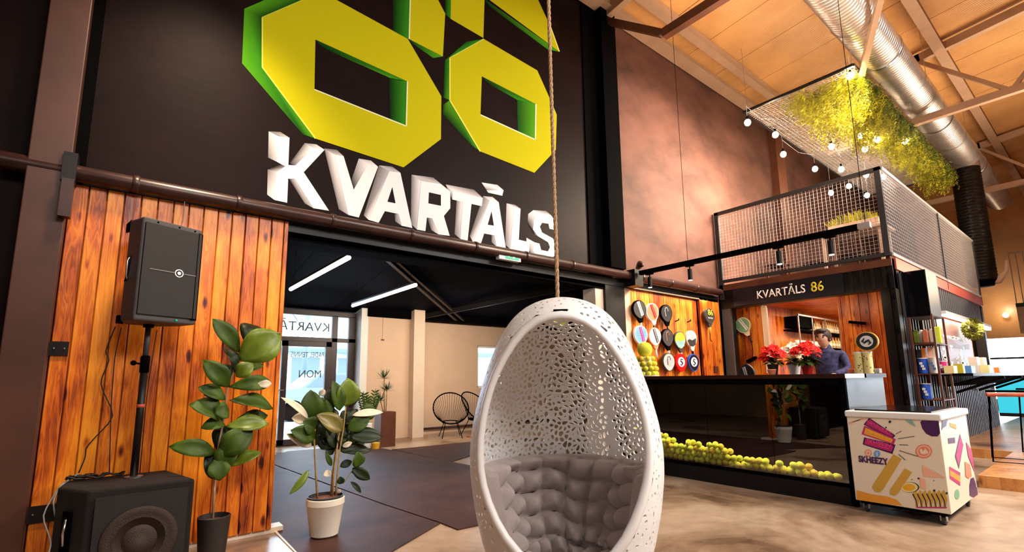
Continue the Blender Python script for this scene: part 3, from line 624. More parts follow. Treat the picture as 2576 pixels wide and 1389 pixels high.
cable('power_cable', [(196, 1192, 4.15), (150, 1222, 4.1), (105, 1298, 4.0), (130, 1365, 3.95), (120, 1400, 3.9)], .004, 'cable_grey', 'grey cable hanging furthest left beside the subwoofer')
cable('hanging_wire', [(465, 495, 4.2), (462, 560, 4.22), (440, 600, 4.22)], .003, 'cable_grey', 'short thin wire hanging from the brown pipe above the loudspeaker')
mb = MB()
for k in range(5):
    c0 = (random.uniform(-.16, .02), 4.12+random.uniform(-.02, .03), zt+.022)
    mb.tube([(c0[0]+.06*math.cos(a), c0[1]+.03*math.sin(a), c0[2]+.008*math.sin(3*a+k)) for a in [j*.5 for j in range(13)]], .006, 6, closed=False)
tag(mb.build('cable_bundle', 'cable_black', smooth=True), 'heap of coiled black cable lying on top of the subwoofer', 'cable')
# ================================================================== LEAF HELPERS
def leaf(mb, base, tip, width, normal, bend=.12, fold=.12, shape=.8, wav=0., nu=9):
    base = Vector(base); tip = Vector(tip); d = tip-base; L = d.length; d.normalize()
    nrm = Vector(normal); nrm = (nrm-d*nrm.dot(d)); nrm.normalize(); s_ = d.cross(nrm)
    rows = []
    for i in range(nu+1):
        t = i/nu; wd = width/2*(math.sin(math.pi*min(1, t**shape))**.75 if 0 < t < 1 else 0.02)
        c = base+d*(L*t)+nrm*(bend*L*math.sin(math.pi*t)); row = []
        for j in range(5):
            k = (j-2)/2; row.append(c+s_*(wd*k)-nrm*(abs(k)*wd*-fold*2)+nrm*(wav*L*math.sin(9*t+k*3)*abs(k)))
        rows.append(row)
    mb.grid(rows)
def plantleaf(par, b, t, wpx, mt, name='leaf', org=(0, 0), sc=1., y=3.95, dy0=0., dy1=0., nrm=None, bend=.1, shape=.8, wav=0., fold=.15, midrib=True):
    bp = at(org[0]+b[0]/sc, org[1]+b[1]/sc, 1, y+dy0); tp = at(org[0]+t[0]/sc, org[1]+t[1]/sc, 1, y+dy1)
    pxm = (bp-CP).dot(fw)/F
    mb = MB(); leaf(mb, bp, tp, wpx/sc*pxm*1.5, nrm or (random.uniform(-.3, .3), -1, random.uniform(.1, .6)), bend, fold, shape, wav)
    o = part(mb, name, mt, par, True); md = o.modifiers.new('s', 'SOLIDIFY'); md.thickness = .0015
    return o
# ---- fiddle leaf fig
FO = (420, 780); FS = 2.525; FY = 3.93
ff = thing('fiddle_leaf_fig', (.56, FY, 0), 'tall fiddle-leaf fig with large wavy leaves in a black pot before the pine door', 'potted plant')
pot = at(535, 1350, 1, FY); px_, py_ = pot.x, FY
part(MB().lathe([(.078, 0), (.098, .27), (.09, .275), (.085, .24), (0, .235)], (px_, py_, 0), 28), 'pot', 'black_pot', ff, auto=40)
part(MB().lathe([(.083, .24), (.05, .25), (0, .252)], (px_, py_, 0), 20), 'soil', 'soil', ff)
stem = [at(FO[0]+x/FS, FO[1]+y/FS, 1, FY) for x, y in ((290, 1345), (300, 1150), (315, 950), (335, 820), (362, 690), (380, 520), (410, 430), (445, 340))]
part(MB().tube(stem, [.008, .008, .0075, .007, .0065, .006, .005, .004], 8), 'stem', 'pale_bark', ff, True)
for b, t, w_, mt, d0, d1 in (((460, 270), (290, 55), 75, 'leaf_green', .0, -.05), ((500, 220), (585, 105), 110, 'leaf_dark', .05, .12), ((455, 320), (722, 150), 150, 'leaf_bright', .0, -.06),
    ((430, 400), (358, 235), 50, 'leaf_dark', 0, .03), ((440, 420), (612, 348), 66, 'leaf_green', .0, .05), ((440, 425), (548, 340), 70, 'leaf_bright', -.03, -.08), ((395, 490), (228, 318), 80, 'leaf_green', 0, -.06),
    ((405, 430), (330, 350), 60, 'leaf_dark', .03, .06), ((390, 490), (665, 462), 70, 'leaf_green', 0, .04), ((560, 478), (665, 465), 34, 'leaf_pale', -.03, -.02), ((375, 570), (195, 492), 66, 'leaf_green', 0, -.05), ((395, 575), (672, 628), 84, 'leaf_green', 0, .0),
    ((355, 705), (140, 600), 100, 'leaf_green', 0, -.05), ((395, 640), (300, 655), 74, 'leaf_green', -.03, -.08), ((375, 740), (645, 722), 74, 'leaf_bright', -.02, -.05), ((370, 730), (215, 752), 58, 'leaf_green', -.03, -.07),
    ((400, 730), (640, 670), 60, 'leaf_green', .03, .08), ((320, 900), (420, 735), 100, 'leaf_dark', .04, .07), ((315, 912), (10, 868), 72, 'leaf_green', 0, -.05), ((320, 925), (545, 765), 110, 'leaf_green', -.02, -.06), ((315, 935), (335, 1085), 84, 'leaf_green', -.03, -.07),
    ((400, 995), (600, 905), 58, 'leaf_bright', .0, -.04), ((335, 1010), (425, 850), 90, 'leaf_green', -.02, -.04), ((255, 890), (290, 1075), 66, 'leaf_dark', .02, .0), ((300, 560), (240, 500), 40, 'leaf_dark', 0, .03)):
    plantleaf(ff, b, t, w_, mt, org=FO, sc=FS, y=FY, dy0=d0, dy1=d1, bend=random.choice([.10, .18, .22]), shape=1.15, wav=.02, nrm=(random.uniform(-.5, .5), -1, random.uniform(.0, 1.0)))
# ---- rubber plant in white pot
RO = (700, 930); RS = 3.229; RY = 3.92
rp = thing('rubber_plant', (1.3, RY, 0), 'bushy rubber plant with oval leaves in a cream pot on the black mat', 'potted plant')
pc = at(817, 1300, 1, RY); prx = pc.x
zr = at(817, 1258, 1, RY).z+.02; zp = .012
part(MB().lathe([(.088, zp), (.10, zp+.01), (.132, zr-.05), (.137, zr-.045), (.137, zr-.005), (.128, zr), (.125, zr-.03), (0, zr-.032)], (prx, RY, 0), 36), 'pot', 'cream_pot', rp, auto=40)
part(MB().lathe([(.127, zr-.006), (.131, zr+.012), (.122, zr+.014), (.119, zr-.02)], (prx, RY, 0), 36), 'inner_pot', 'dark_grey', rp, auto=40)
part(MB().lathe([(.121, zr-.01), (.07, zr), (0, zr+.004)], (prx, RY, 0), 24), 'soil', 'soil', rp)
for st in (((318, 1045), (305, 850), (298, 700), (292, 560), (300, 450)), ((440, 1045), (450, 850), (475, 660), (490, 540), (520, 400)), ((465, 1050), (480, 850), (500, 650), (530, 480), (548, 300)), ((425, 1040), (440, 860), (462, 700), (470, 600)), ((525, 930), (560, 880), (600, 820))):
    P = [at(RO[0]+x/RS, RO[1]+y/RS, 1, RY+(.03 if st[0][0] == 425 else 0)) for x, y in st]
    part(MB().tube(P, [.008*(1-.1*i) if len(st) > 3 else .003 for i in range(len(st))], 8), 'stem', 'bark', rp, True)
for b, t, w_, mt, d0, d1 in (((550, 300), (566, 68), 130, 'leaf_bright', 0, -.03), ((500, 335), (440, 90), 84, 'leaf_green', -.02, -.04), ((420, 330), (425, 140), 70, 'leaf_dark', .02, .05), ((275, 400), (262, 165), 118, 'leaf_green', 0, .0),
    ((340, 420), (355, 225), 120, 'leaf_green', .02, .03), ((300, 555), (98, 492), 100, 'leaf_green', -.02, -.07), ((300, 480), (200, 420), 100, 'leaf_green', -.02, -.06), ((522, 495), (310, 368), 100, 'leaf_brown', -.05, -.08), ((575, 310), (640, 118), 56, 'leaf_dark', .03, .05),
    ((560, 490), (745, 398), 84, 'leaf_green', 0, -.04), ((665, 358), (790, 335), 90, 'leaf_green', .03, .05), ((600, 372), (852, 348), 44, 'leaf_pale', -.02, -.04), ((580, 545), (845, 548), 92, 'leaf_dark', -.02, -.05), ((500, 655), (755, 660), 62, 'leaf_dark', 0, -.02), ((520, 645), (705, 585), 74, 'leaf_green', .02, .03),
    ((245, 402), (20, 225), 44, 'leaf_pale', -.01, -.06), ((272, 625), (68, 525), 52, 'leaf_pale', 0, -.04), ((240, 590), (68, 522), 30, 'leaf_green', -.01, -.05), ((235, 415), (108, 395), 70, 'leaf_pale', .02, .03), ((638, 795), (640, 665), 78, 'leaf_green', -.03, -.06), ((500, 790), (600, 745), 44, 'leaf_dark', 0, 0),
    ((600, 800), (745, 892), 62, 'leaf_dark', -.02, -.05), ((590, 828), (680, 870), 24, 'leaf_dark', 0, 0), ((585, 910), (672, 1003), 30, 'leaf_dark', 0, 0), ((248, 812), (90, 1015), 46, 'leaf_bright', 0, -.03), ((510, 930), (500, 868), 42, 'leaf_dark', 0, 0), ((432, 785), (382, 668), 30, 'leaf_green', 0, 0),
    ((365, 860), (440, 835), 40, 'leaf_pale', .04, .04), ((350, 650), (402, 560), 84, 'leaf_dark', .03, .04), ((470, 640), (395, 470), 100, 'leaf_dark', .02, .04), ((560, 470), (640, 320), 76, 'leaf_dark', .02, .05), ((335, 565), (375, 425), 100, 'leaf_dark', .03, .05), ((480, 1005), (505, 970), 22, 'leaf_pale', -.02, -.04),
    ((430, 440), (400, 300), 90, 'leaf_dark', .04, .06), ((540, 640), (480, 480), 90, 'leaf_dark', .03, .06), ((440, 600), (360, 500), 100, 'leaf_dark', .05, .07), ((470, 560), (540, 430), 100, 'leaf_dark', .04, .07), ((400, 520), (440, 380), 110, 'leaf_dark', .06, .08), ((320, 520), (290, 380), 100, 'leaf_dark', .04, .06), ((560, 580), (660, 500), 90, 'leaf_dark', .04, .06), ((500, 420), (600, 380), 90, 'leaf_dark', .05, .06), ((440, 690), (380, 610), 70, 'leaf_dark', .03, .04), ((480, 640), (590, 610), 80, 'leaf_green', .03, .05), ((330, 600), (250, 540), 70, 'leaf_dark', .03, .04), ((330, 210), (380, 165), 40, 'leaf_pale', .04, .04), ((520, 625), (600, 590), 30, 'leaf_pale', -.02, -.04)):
    plantleaf(rp, b, t, w_, mt, org=RO, sc=RS, y=RY, dy0=d0, dy1=d1, bend=.08, shape=.9)
# ================================================================== MATS
def floormat(name, pts, z0, z1, label):
    o = MB().prism([(x, y, z0) for x, y in pts], (0, 0, z1-z0)).build(name, 'mat_black'); return tag(o, label, 'mat')
def fl(px, py): p = at(px, py, 2, 0); return (p.x, p.y)
floormat('floor_mat', [(1.10, 3.0), fl(745, 1389), fl(690, 1331), (1.04, 8.6), (1.7, 8.4), fl(970, 1274), fl(1107, 1319)], .001, .008, 'black floor mat under the rubber plant in the doorway')
floormat('floor_mat', [fl(1107, 1317), fl(1152, 1335), fl(1240, 1316), (5.0, 3.55), fl(1180, 1172), fl(920, 1121), (2.3, 8.9), (1.75, 8.3), fl(970, 1272)], .001, .010, 'wide black floor mat filling the middle of the back room')
floormat('floor_mat', [fl(985, 1132), fl(1015, 1138), fl(1135, 1163), (4.6, 6.6), (6.6, 7.4), fl(1180, 1113), fl(1040, 1127)], .001, .009, 'narrow black floor mat near the two woven chairs')
# ================================================================== TUBE LIGHTS
for x, y0, y1, lb in ((1.74, 4.86, 7.05, 'long glowing tube light hanging nearest the pine door'), (2.98, 5.79, 8.05, 'glowing tube light hanging further right in the back room')):
    t = thing('tube_light', (x, (y0+y1)/2, 2.4), lb, 'ceiling light')
    part(MB().tube([(x, y0, 2.4), (x, y1, 2.4)], .024, 12), 'tube', 'tube_glow', t, True)
    part(MB().box((x-.02, y0, 2.42), (x+.02, y1, 2.445)), 'housing', 'dark_grey', t)
    for y in (y0+.15, y1-.15): part(MB().tube([(x, y, 2.44), (x, y, 3.33-(y-4.43)*.156)], .002, 5), 'suspension_wire', 'black', t)
# ================================================================== BACK ROOM FURNITURE
tp = thing('tall_planter', (3.80, 8.45, 0), 'tall square dark planter with a dragon tree before the beige wall', 'potted plant')
part(MB().box((3.64, 8.28, 0), (3.92, 8.56, .60)), 'planter_box', 'truss_dark', tp)
part(MB().box((3.66, 8.30, .585), (3.90, 8.54, .605)), 'soil', 'soil', tp)
def spiky(par, c, n, L, name='leaf_crown', up_=.6):
    mb = MB()
    for k in range(n):
        a = random.uniform(0, 6.28); e = random.uniform(-.1, 1.3); d = Vector((math.cos(a)*math.cos(e), math.sin(a)*math.cos(e), math.sin(e)))
        l_ = L*random.uniform(.7, 1.1); b = Vector(c); leaf(mb, b, b+d*l_, .014, (0, 0, 1) if abs(e) < 1.2 else (1, 0, 0), -.08, .1, .6, nu=4)
    return part(mb, name, 'leaf_green', par, True)
for (x0, x1, z) in ((3.76, 3.74, 1.20), (3.79, 3.80, .98), (3.74, 3.68, .80)):
    part(MB().tube([(x0, 8.42, .6), (x1, 8.42, z)], .009, 6), 'stem', 'bark', tp, True); spiky(tp, (x1, 8.42, z), 60, .2)
zz = thing('zz_plant', (3.42, 8.35, 0), 'leafy plant in a small white pot left of the tall planter', 'potted plant')
part(MB().lathe([(.07, 0), (.09, .42), (.08, .42), (0, .40)], (3.42, 8.35, 0), 18), 'pot', 'white', zz)
for k in range(5):
    a = k*1.3; tipv = Vector((3.42+.17*math.cos(a), 8.35+.15*math.sin(a), .85+.04*k)); b0 = Vector((3.42, 8.35, .4)); part(MB().tube([b0, (b0+tipv)/2+Vector((0, 0, .05)), tipv], .005, 5), 'stem', 'leaf_green', zz)
    mb = MB()
    for j in range(9):
        p = b0.lerp(tipv, .25+.08*j)
        for s in (-1, 1): leaf(mb, p, p+Vector((s*.08, -.03, .05)), .035, (0, -1, .4), .05, .1, .7, nu=4)
    part(mb, 'leaflets', 'leaf_green', zz, True)
yb = thing('yellow_ball', (3.50, 8.16, 0), 'small yellow bucket on the floor left of the tall planter', 'bucket'); part(MB().lathe([(.06, 0), (.075, .11), (.065, .11), (0, .1)], (3.50, 8.16, 0), 16), 'bucket_body', 'yellow', yb); part(MB().tube([(3.44, 8.16, .11), (3.5, 8.16, .15), (3.56, 8.16, .11)], .003, 6), 'handle', 'black', yb)
def acapulco(loc, rz_, label):
    c = thing('woven_chair', (0, 0, 0), label, 'chair', 'black woven egg-shaped chairs')
    ring = []; base = []
    for k in range(40):
        a = 2*math.pi*k/40; x = .36*math.cos(a); s = math.sin(a)
        ring.append((x, -.02-.34*s*(.6 if s < 0 else .9), .58+.30*s+.0))
        base.append((.17*math.cos(a), -.05-.16*math.sin(a), .30+.02*math.sin(a)))
    # front low, back high
    part(MB().tube(ring, .013, 8, closed=True), 'rim_frame', 'black', c, True)
    part(MB().tube(base, .010, 8, closed=True), 'seat_ring', 'black', c, True)
    mb = MB()
    for k in range(40): mb.tube([ring[k], base[k]], .0035, 4)
    for k in range(0, 20): mb.tube([base[k], base[(40-k) % 40]], .003, 4)
    part(mb, 'woven_cords', 'black', c)
    for sx_ in (-1, 1):
        part(MB().tube([(sx_*.12, -.14, .31), (sx_*.22, -.27, 0)], .008, 6), 'leg', 'black', c)
        part(MB().tube([(sx_*.12, .08, .31), (sx_*.2, .24, 0)], .008, 6), 'leg', 'black', c)
    c.location = loc; c.rotation_euler.z = rz_
    return c
acapulco((5.35, 8.75, 0), math.radians(155), 'black woven string chair, the nearer left one of the pair in the back room')
acapulco((6.12, 8.92, 0), math.radians(195), 'black woven string chair half hidden behind the egg chair')
o = MB().lathe([(.16, .0), (.16, .02)], (5.75, 8.5, 0), 24).build('seat_pad', 'seat_wood'); tag(o, 'round reddish pad on the floor under the woven chairs', 'pad')
g = thing('heating_pipe', (5.0, BY+.2, .1), 'dark heating pipe running down the corner and along the base of the beige wall', 'pipe')
part(MB().tube([(5.03, BY+.2, 2.5), (5.03, BY+.2, .12)], .014, 8), 'riser', 'pipe_paint', g, True); part(MB().tube([(5.03, BY+.2, .12), (9, BY+.2, .12)], .022, 8), 'pipe_run', 'pipe_paint', g, True)
part(MB().tube([(5.03, BY+.2, .4), (5.1, BY+.18, .42)], .012, 6), 'valve', 'pipe_paint', g)
g = thing('wall_cable', (4.2, BY-.02, 2), 'thin cable hanging down the beige wall from the black ceiling', 'cable'); part(MB().tube([(4.12, BY-.01, 2.42), (4.12, BY-.01, 1.98)], .006, 6), 'cable_run', 'beige_pillar', g); part(MB().box((4.09, BY-.02, 1.95), (4.15, BY, 1.98)), 'plug', 'truss_dark', g)
g = thing('green_ball', (4.72, 4.9, 2), 'x', 'ball'); part(MB().ball((4.72, 4.9, 2.0), .16, 20), 'ball_body', 'fluorescent_yellow', g, True); part(MB().tube([(4.72, 4.9, 2.15), (4.72, 4.9, 3.29)], .003, 5), 'cord', 'black', g); tag(g, 'large fluorescent green ball glimpsed above the egg chair by the right jamb', 'ball')
# ================================================================== EGG CHAIR
ec = CP + (fw + rt*((1420-1288)/F) - up*((1100-PY)/F))*2.36; EX, EY = ec.x, ec.y
fr = Vector((-EX, -EY, 0)).normalized(); fr.rotate(Matrix.Rotation(math.radians(0), 3, 'Z')); er = Vector((-fr.y, fr.x, 0)) # er: image right
if er.dot(rt) < 0: er = -er
ETOP = 1.553
prof = [(0, 0), (3, 28), (9, 54), (19, 81), (35, 107), (60, 134), (90, 154), (120, 171), (180, 195), (250, 217), (320, 234), (380, 241), (440, 240), (520, 229), (600, 210), (660, 187), (705, 158), (735, 125), (752, 90), (762, 50), (765, 0)]
K = 2.36/F*.985
pd_ = np.array([p[0]*K/.985 for p in prof]); pr_ = np.array([p[1]*K for p in prof])
arc = np.concatenate([[0], np.cumsum(np.hypot(np.diff(pd_), np.diff(pr_)))]); AT = arc[-1]
ss = np.linspace(0, AT, 400); dz_ = np.interp(ss, arc, pd_); rr_ = np.interp(ss, arc, pr_)
for _ in range(60):
    dz_[1:-1] = (dz_[:-2]+2*dz_[1:-1]+dz_[2:])/4; rr_[1:-1] = (rr_[:-2]+2*rr_[1:-1]+rr_[2:])/4
def er_z(z): return float(np.interp(ETOP-z, dz_, rr_))
def epos(phi, z, off=0.):
    r = max(er_z(z)+off, 0); return Vector((EX, EY, z))+fr*(r*math.cos(phi))+er*(r*math.sin(phi))
def enorm(phi, z):
    a = epos(phi, z+.004); b_ = epos(phi, z-.004); c = epos(phi+.01, z); d = epos(phi-.01, z)
    n_ = (a-b_).cross(c-d)
    if n_.length < 1e-9: return Vector((0, 0, 1))
    n_.normalize(); o_ = epos(phi, z)-Vector((EX, EY, z if 0.3 < z < 1.3 else .85)); return n_ if n_.dot(o_) > 0 else -n_
def ehit(px, py):
    d = (fw + rt*((px-1288)/F) - up*((py-PY)/F)); t = 1.6
    while t < 3:
        p = CP+d*t; q = p-Vector((EX, EY, p.z))
        if p.z < ETOP and Vector((q.x, q.y)).length < er_z(p.z): break
        t += .002
    v = Vector((p.x-EX, p.y-EY, 0)); return math.atan2(v.dot(er), v.dot(fr)), p.z, p
opn = [(1412, 797), (1440, 799), (1467, 807), (1500, 828), (1527, 857), (1556, 898), (1577, 938), (1597, 980), (1611, 1017), (1623, 1060), (1629, 1097), (1631, 1140), (1631, 1176), (1626, 1215), (1616, 1256), (1591, 1320), (1572, 1355), (1547, 1392), (1515, 1425), (1470, 1450), (1420, 1460)]
opl = [(1384, 799), (1350, 807), (1320, 828), (1294, 861), (1268, 902), (1249, 938), (1235, 977), (1224, 1017), (1214, 1060), (1210, 1107), (1208, 1145), (1210, 1186), (1216, 1220), (1226, 1256), (1249, 1316), (1272, 1355), (1305, 1392), (1340, 1425), (1380, 1450)]
loopR = [ehit(*p) for p in opn]; loopL = [ehit(*p) for p in opl]
bl_w = []
allp = [(abs(p), z) for p, z, _ in loopR[1:-1]+loopL]
def phi0(z):
    zs = sorted(set(round(a[1], 4) for a in allp)); 
    if z > PT or z < PB: return 0.
    ks = sorted(allp, key=lambda a: abs(a[1]-z))[:4]; w_ = [1/(abs(a[1]-z)+.004) for a in ks]; return sum(a[0]*b_ for a, b_ in zip(ks, w_))/sum(w_)
PT = loopR[0][1]; PB = loopR[-1][1]
egg = thing('egg_chair', (EX, EY, .1), 'white perforated egg-shaped hanging chair on a rope, with grey tufted cushion', 'hanging chair')
# seeds on the surface
rnd = random.Random(3); seeds = []; tries = 0
W_ = np.maximum(rr_, .001); cdf = np.cumsum(W_)/W_.sum()
cell = {}
def near(p, d):
    k = tuple(int(math.floor(c/.06)) for c in p)
    for a in (-1, 0, 1):
        for b_ in (-1, 0, 1):
            for c in (-1, 0, 1):
                for q in cell.get((k[0]+a, k[1]+b_, k[2]+c), ()):
                    if (q[0]-p).length < d: return True
    return False
while tries < 20000:
    tries += 1; i = int(np.searchsorted(cdf, rnd.random())); z = ETOP-float(dz_[min(i, 399)]); ph = rnd.uniform(-math.pi, math.pi); p = epos(ph, z)
    if near(p, .0215 if abs(ph) > 1.0 else .023): continue
    k = tuple(int(math.floor(c/.06)) for c in p); cell.setdefault(k, []).append((p, ph, z)); seeds.append((p, ph, z))
TH = .010
OPN = [((q[2]-Vector((EX, EY, 0))).dot(er), q[1]) for q in loopR+list(reversed(loopL))]
def inopen(x, z):
    ins = False; md_ = 9
    for i in range(len(OPN)):
        x0, z0 = OPN[i-1]; x1, z1 = OPN[i]
        if (z0 > z) != (z1 > z) and x < (x1-x0)*(z-z0)/(z1-z0)+x0: ins = not ins
        dx, dz = x1-x0, z1-z0; L2 = dx*dx+dz*dz
        t = max(0, min(1, ((x-x0)*dx+(z-z0)*dz)/L2)) if L2 else 0
        md_ = min(md_, math.hypot(x-x0-t*dx, z-z0-t*dz))
    return ins or md_ < .022
web = MB()
for (p, ph, z) in seeds:
    f0 = phi0(z)
    if math.cos(ph) > 0 and inopen((p-Vector((EX, EY, 0))).dot(er), z): continue
    n_ = enorm(ph, z); t1 = n_.orthogonal().normalized(); t2 = n_.cross(t1)
    poly_ = [Vector((-.045, -.045)), Vector((.045, -.045)), Vector((.045, .045)), Vector((-.045, .045))]
    k = tuple(int(math.floor(c/.06)) for c in p); nb = []
    for a in (-1, 0, 1):
        for b_ in (-1, 0, 1):
            for c in (-1, 0, 1):
                nb += cell.get((k[0]+a, k[1]+b_, k[2]+c), ())
    nb = sorted([((q[0]-p).length, q[0]) for q in nb if (q[0]-p).length > 1e-6], key=lambda a: a[0])[:16]
    for dd_, q in nb:
        v = q-p; m2 = Vector((v.dot(t1), v.dot(t2)))
        if m2.length < 1e-6: continue
        h = m2.length/2; m2.normalize(); out = []
        for i in range(len(poly_)):
            A = poly_[i]; B = poly_[(i+1) % len(poly_)]; da = A.dot(m2)-h; db = B.dot(m2)-h
            if da <= 0: out.append(A)
            if da*db < 0: out.append(A+(B-A)*(da/(da-db)))
        poly_ = out
        if len(poly_) < 3: break
    if len(poly_) < 3: continue
    ctr = sum(poly_, Vector((0, 0)))/len(poly_)
    outer = []
    for i in range(len(poly_)): A = poly_[i]; B = poly_[(i+1) % len(poly_)]; outer += [A*1.06-ctr*.06, ((A+B)/2)*1.06-ctr*.06]
    band = abs(ph) < 1.35 or z > ETOP-.09
    hs = rnd.choice([.4, .7, .8, .86, .9]) if not band else rnd.choice([0, 0, .3, .42, .55, .6])
    if abs(abs(ph)-2.52) < .05 and ph > 0 and z > .7: hs = 0
    if z < .5 and band: hs = rnd.choice([0, 0, .4, .6])
    n = len(outer)
    def P3(u, o_): return p+t1*u.x+t2*u.y+n_*(o_ - (u.length**2)*1.1)
    if hs == 0:
        vs = [P3(u, 0) for u in outer]+[P3(u, -TH) for u in outer]
        web.add(vs, [tuple(range(n)), tuple(range(2*n-1, n-1, -1))]); continue
    base = [(u-ctr)*hs+ctr for u in poly_]; inner = []
    for i in range(len(base)):
        A = base[i-1]; B = base[i]; C_ = base[(i+1) % len(base)]
        inner += [B*.6+A*.2+C_*.2, (B+C_)/2]
    # pinch short cells so openings look like irregular leaves
    ax = Vector((math.cos(ph*7+z*30), math.sin(ph*7+z*30))); k2 = rnd.uniform(.42, .95)
    inner = [ctr+((u-ctr)-ax*((u-ctr).dot(ax))*(1-k2)) for u in inner]
    vs = [P3(u, 0) for u in outer]+[P3(u, 0) for u in inner]+[P3(u, -TH) for u in outer]+[P3(u, -TH) for u in inner]
    fs = []
    for i in range(n):
        j = (i+1) % n; fs += [(i, j, n+j, n+i), (2*n+j, 2*n+i, 3*n+i, 3*n+j), (n+i, n+j, 3*n+j, 3*n+i)]
    web.add(vs, fs)
part(web, 'shell', 'egg_white', egg, label='perforated white shell')
# smooth flat rim around the opening
pts = [q for q in loopR]+[q for q in reversed(loopL)]
pos = [q[2] for q in pts]
for _ in range(2): pos = [(pos[i-1]+pos[i]*2+pos[(i+1) % len(pos)])/4 for i in range(len(pos))]
dense = []
for i in range(len(pos)):
    for t in (0, .5): dense.append(pos[i].lerp(pos[(i+1) % len(pos)], t))
N = len(dense); cen = sum(dense, Vector())/N; rim = MB(); vs = []
SEC = [(-.004, .010), (.004, .016), (.020, .014), (.036, .008), (.040, .0), (.036, -.014), (.015, -.02), (-.004, -.012), (-.008, 0)]
for i in range(N):
    p = dense[i]; t = (dense[(i+1) % N]-dense[i-1]).normalized(); q = p-Vector((EX, EY, p.z)); ph = math.atan2(q.dot(er), q.dot(fr)); n_ = enorm(ph, min(p.z, ETOP-.03))
    o_ = n_.cross(t).normalized()
    if o_.dot(p-cen) < 0: o_ = -o_
    for a, b_ in SEC: vs.append(p+o_*a+n_*b_)
m_ = len(SEC); fs = [(i*m_+k, i*m_+(k+1) % m_, ((i+1) % N)*m_+(k+1) % m_, ((i+1) % N)*m_+k) for i in range(N) for k in range(m_)]
rim.add(vs, fs); part(rim, 'rim', 'egg_white', egg, True, label='smooth white rim of the opening')
sl = ehit(1410, 783); ph, z, p = sl; n_ = enorm(ph, z); tt = Vector((0, 0, 1))-n_*n_.z; tt.normalize(); q = er
part(MB().prism([p+n_*.004-q*.032-tt*.006, p+n_*.004+q*.032-tt*.006, p+n_*.004+q*.032+tt*.005, p+n_*.004-q*.032+tt*.005], n_*.004), 'slot', 'black', egg)
# rope: twisted strands up to the roof
mb = MB(); zr_ = ETOP-.03
for k in range(3):
    P = []; nstep = 420
    for i in range(nstep):
        z = zr_+(rz(EY)-.01-zr_)*i/(nstep-1); a = i*.75+k*2.094; lean = (i/(nstep-1)); P.append((EX-.012-.02*lean+.005*math.cos(a), EY+.01+.02*lean+.005*math.sin(a), z))
    mb.tube(P, .0062, 5)
ropep = part(mb, 'rope', 'white_rope', egg, True, label='beige twisted rope')
# cushion
def cz(t): return .745-.55*t
cu = MB(); rows = []; NU, NV = 150, 84
def bump(u, v): return (abs(math.sin(math.pi*u))**.48)*(abs(math.sin(math.pi*v))**.48)
def cush(al, t):
    # al: azimuth from the back, t: 0 top .. 1 seat centre
    ph = math.pi+al
    if t < .62:
        z = .735-.47*(t/.62); r = er_z(z)-.05-.02*(t/.62)
    else:
        k = (t-.62)/.38; z = .265-.05*math.sin(k*math.pi/2); r = (er_z(.265)-.07)*(1-k)
    return ph, z, r
for j in range(NV+1):
    t = j/NV; row = []
    for i in range(NU+1):
        al = -2.05+4.1*i/NU; ph, z, r = cush(al, t)
        u = (i/NU)*10+.12*math.sin(t*9+1); v = t*7.2+.30*math.sin(al*2.3)+.12*math.sin(al*7)
        side = abs(al) > 1.50
        b_ = .10*bump(u, v)*(1-.5*max(0, t-.8)/.2) if not side else .05*(abs(math.sin(math.pi*u))**.5)*(.75+.25*abs(math.sin(math.pi*t*3))**.6)
        e_ = min(1, t/.05, (2.05-abs(al))/.10); b_ = b_*e_+.025*e_
        b_ += .008*noise.noise(Vector((al*6, t*9, 3)))
        zz_ = z+(.5*b_ if t > .55 else .25*b_); rr2 = max(r-b_*(1-.9*max(0, (t-.62)/.38)), 0)
        row.append(Vector((EX, EY, zz_))+fr*(rr2*math.cos(ph))+er*(rr2*math.sin(ph)))
    rows.append(row)
cu.grid(rows); o = part(cu, 'cushion', 'cushion_grey', egg, True, label='grey tufted seat cushion'); md = o.modifiers.new('s', 'SOLIDIFY'); md.thickness = .02; md.offset = 1
# ================================================================== COUNTER
ct = thing('service_counter', (5.6, 2.9, 0), 'black service counter with a dark glass front above a trough of tennis balls', 'counter')
CX = 5.2; Y0, Y1 = 1.68, 4.20
part(MB().box((CX+.0, Y0, .0), (CX+.16, Y1, .19)).box((CX+.16, Y0, 0), (CX+.18, Y1, 1.12)), 'plinth', 'black_steel', ct)
part(MB().box((CX-.012, Y0, 0), (CX+.03, Y1, .155)), 'base_board', 'column_paint', ct).data.materials[0] = M['black_steel']
part(MB().box((CX-.02, Y0-.03, 1.125), (CX+.55, Y1, 1.165)), 'worktop', 'seat_wood', ct).data.materials[0] = mat('worktop_brown', (.035, .014, .010), .18)
part(MB().box((CX-.015, Y0, .155), (CX+.02, Y1, .185)).box((CX-.015, Y0, 1.065), (CX+.02, Y1, 1.13)).box((CX-.015, Y0-.02, 0), (CX+.03, Y0+.03, 1.125)), 'frame', 'black', ct)
part(MB().box((CX+.16, Y0+.02, .0), (CX+.165, Y1, 1.12)), 'backing', 'black', ct)
part(MB().box((CX+.000, Y0+.03, .185), (CX+.006, Y1, 1.10)), 'glass_front', 'counter_glass', ct)
part(MB().box((CX+.03, Y0-.005, 0), (6.36, Y0+.02, 1.125)), 'end_panel', 'grey_steel', ct)
part(MB().box((CX+.5, Y0-.03, 1.125), (6.38, Y0+.45, 1.165)), 'return_top', 'dark_grey', ct)
for yy in (2.35, 3.05, 3.7): part(MB().box((CX-.008, yy-.001, .185), (CX-.006, yy+.001, 1.1)), 'glass_joint', 'black', ct)
area((CX+.10, 2.95, 1.118), (CX+.07, 2.95, .2), 2.4, .03, 48, (1, .93, .8), 'showcase_fill')  # area lamp added inside the case to brighten the balls
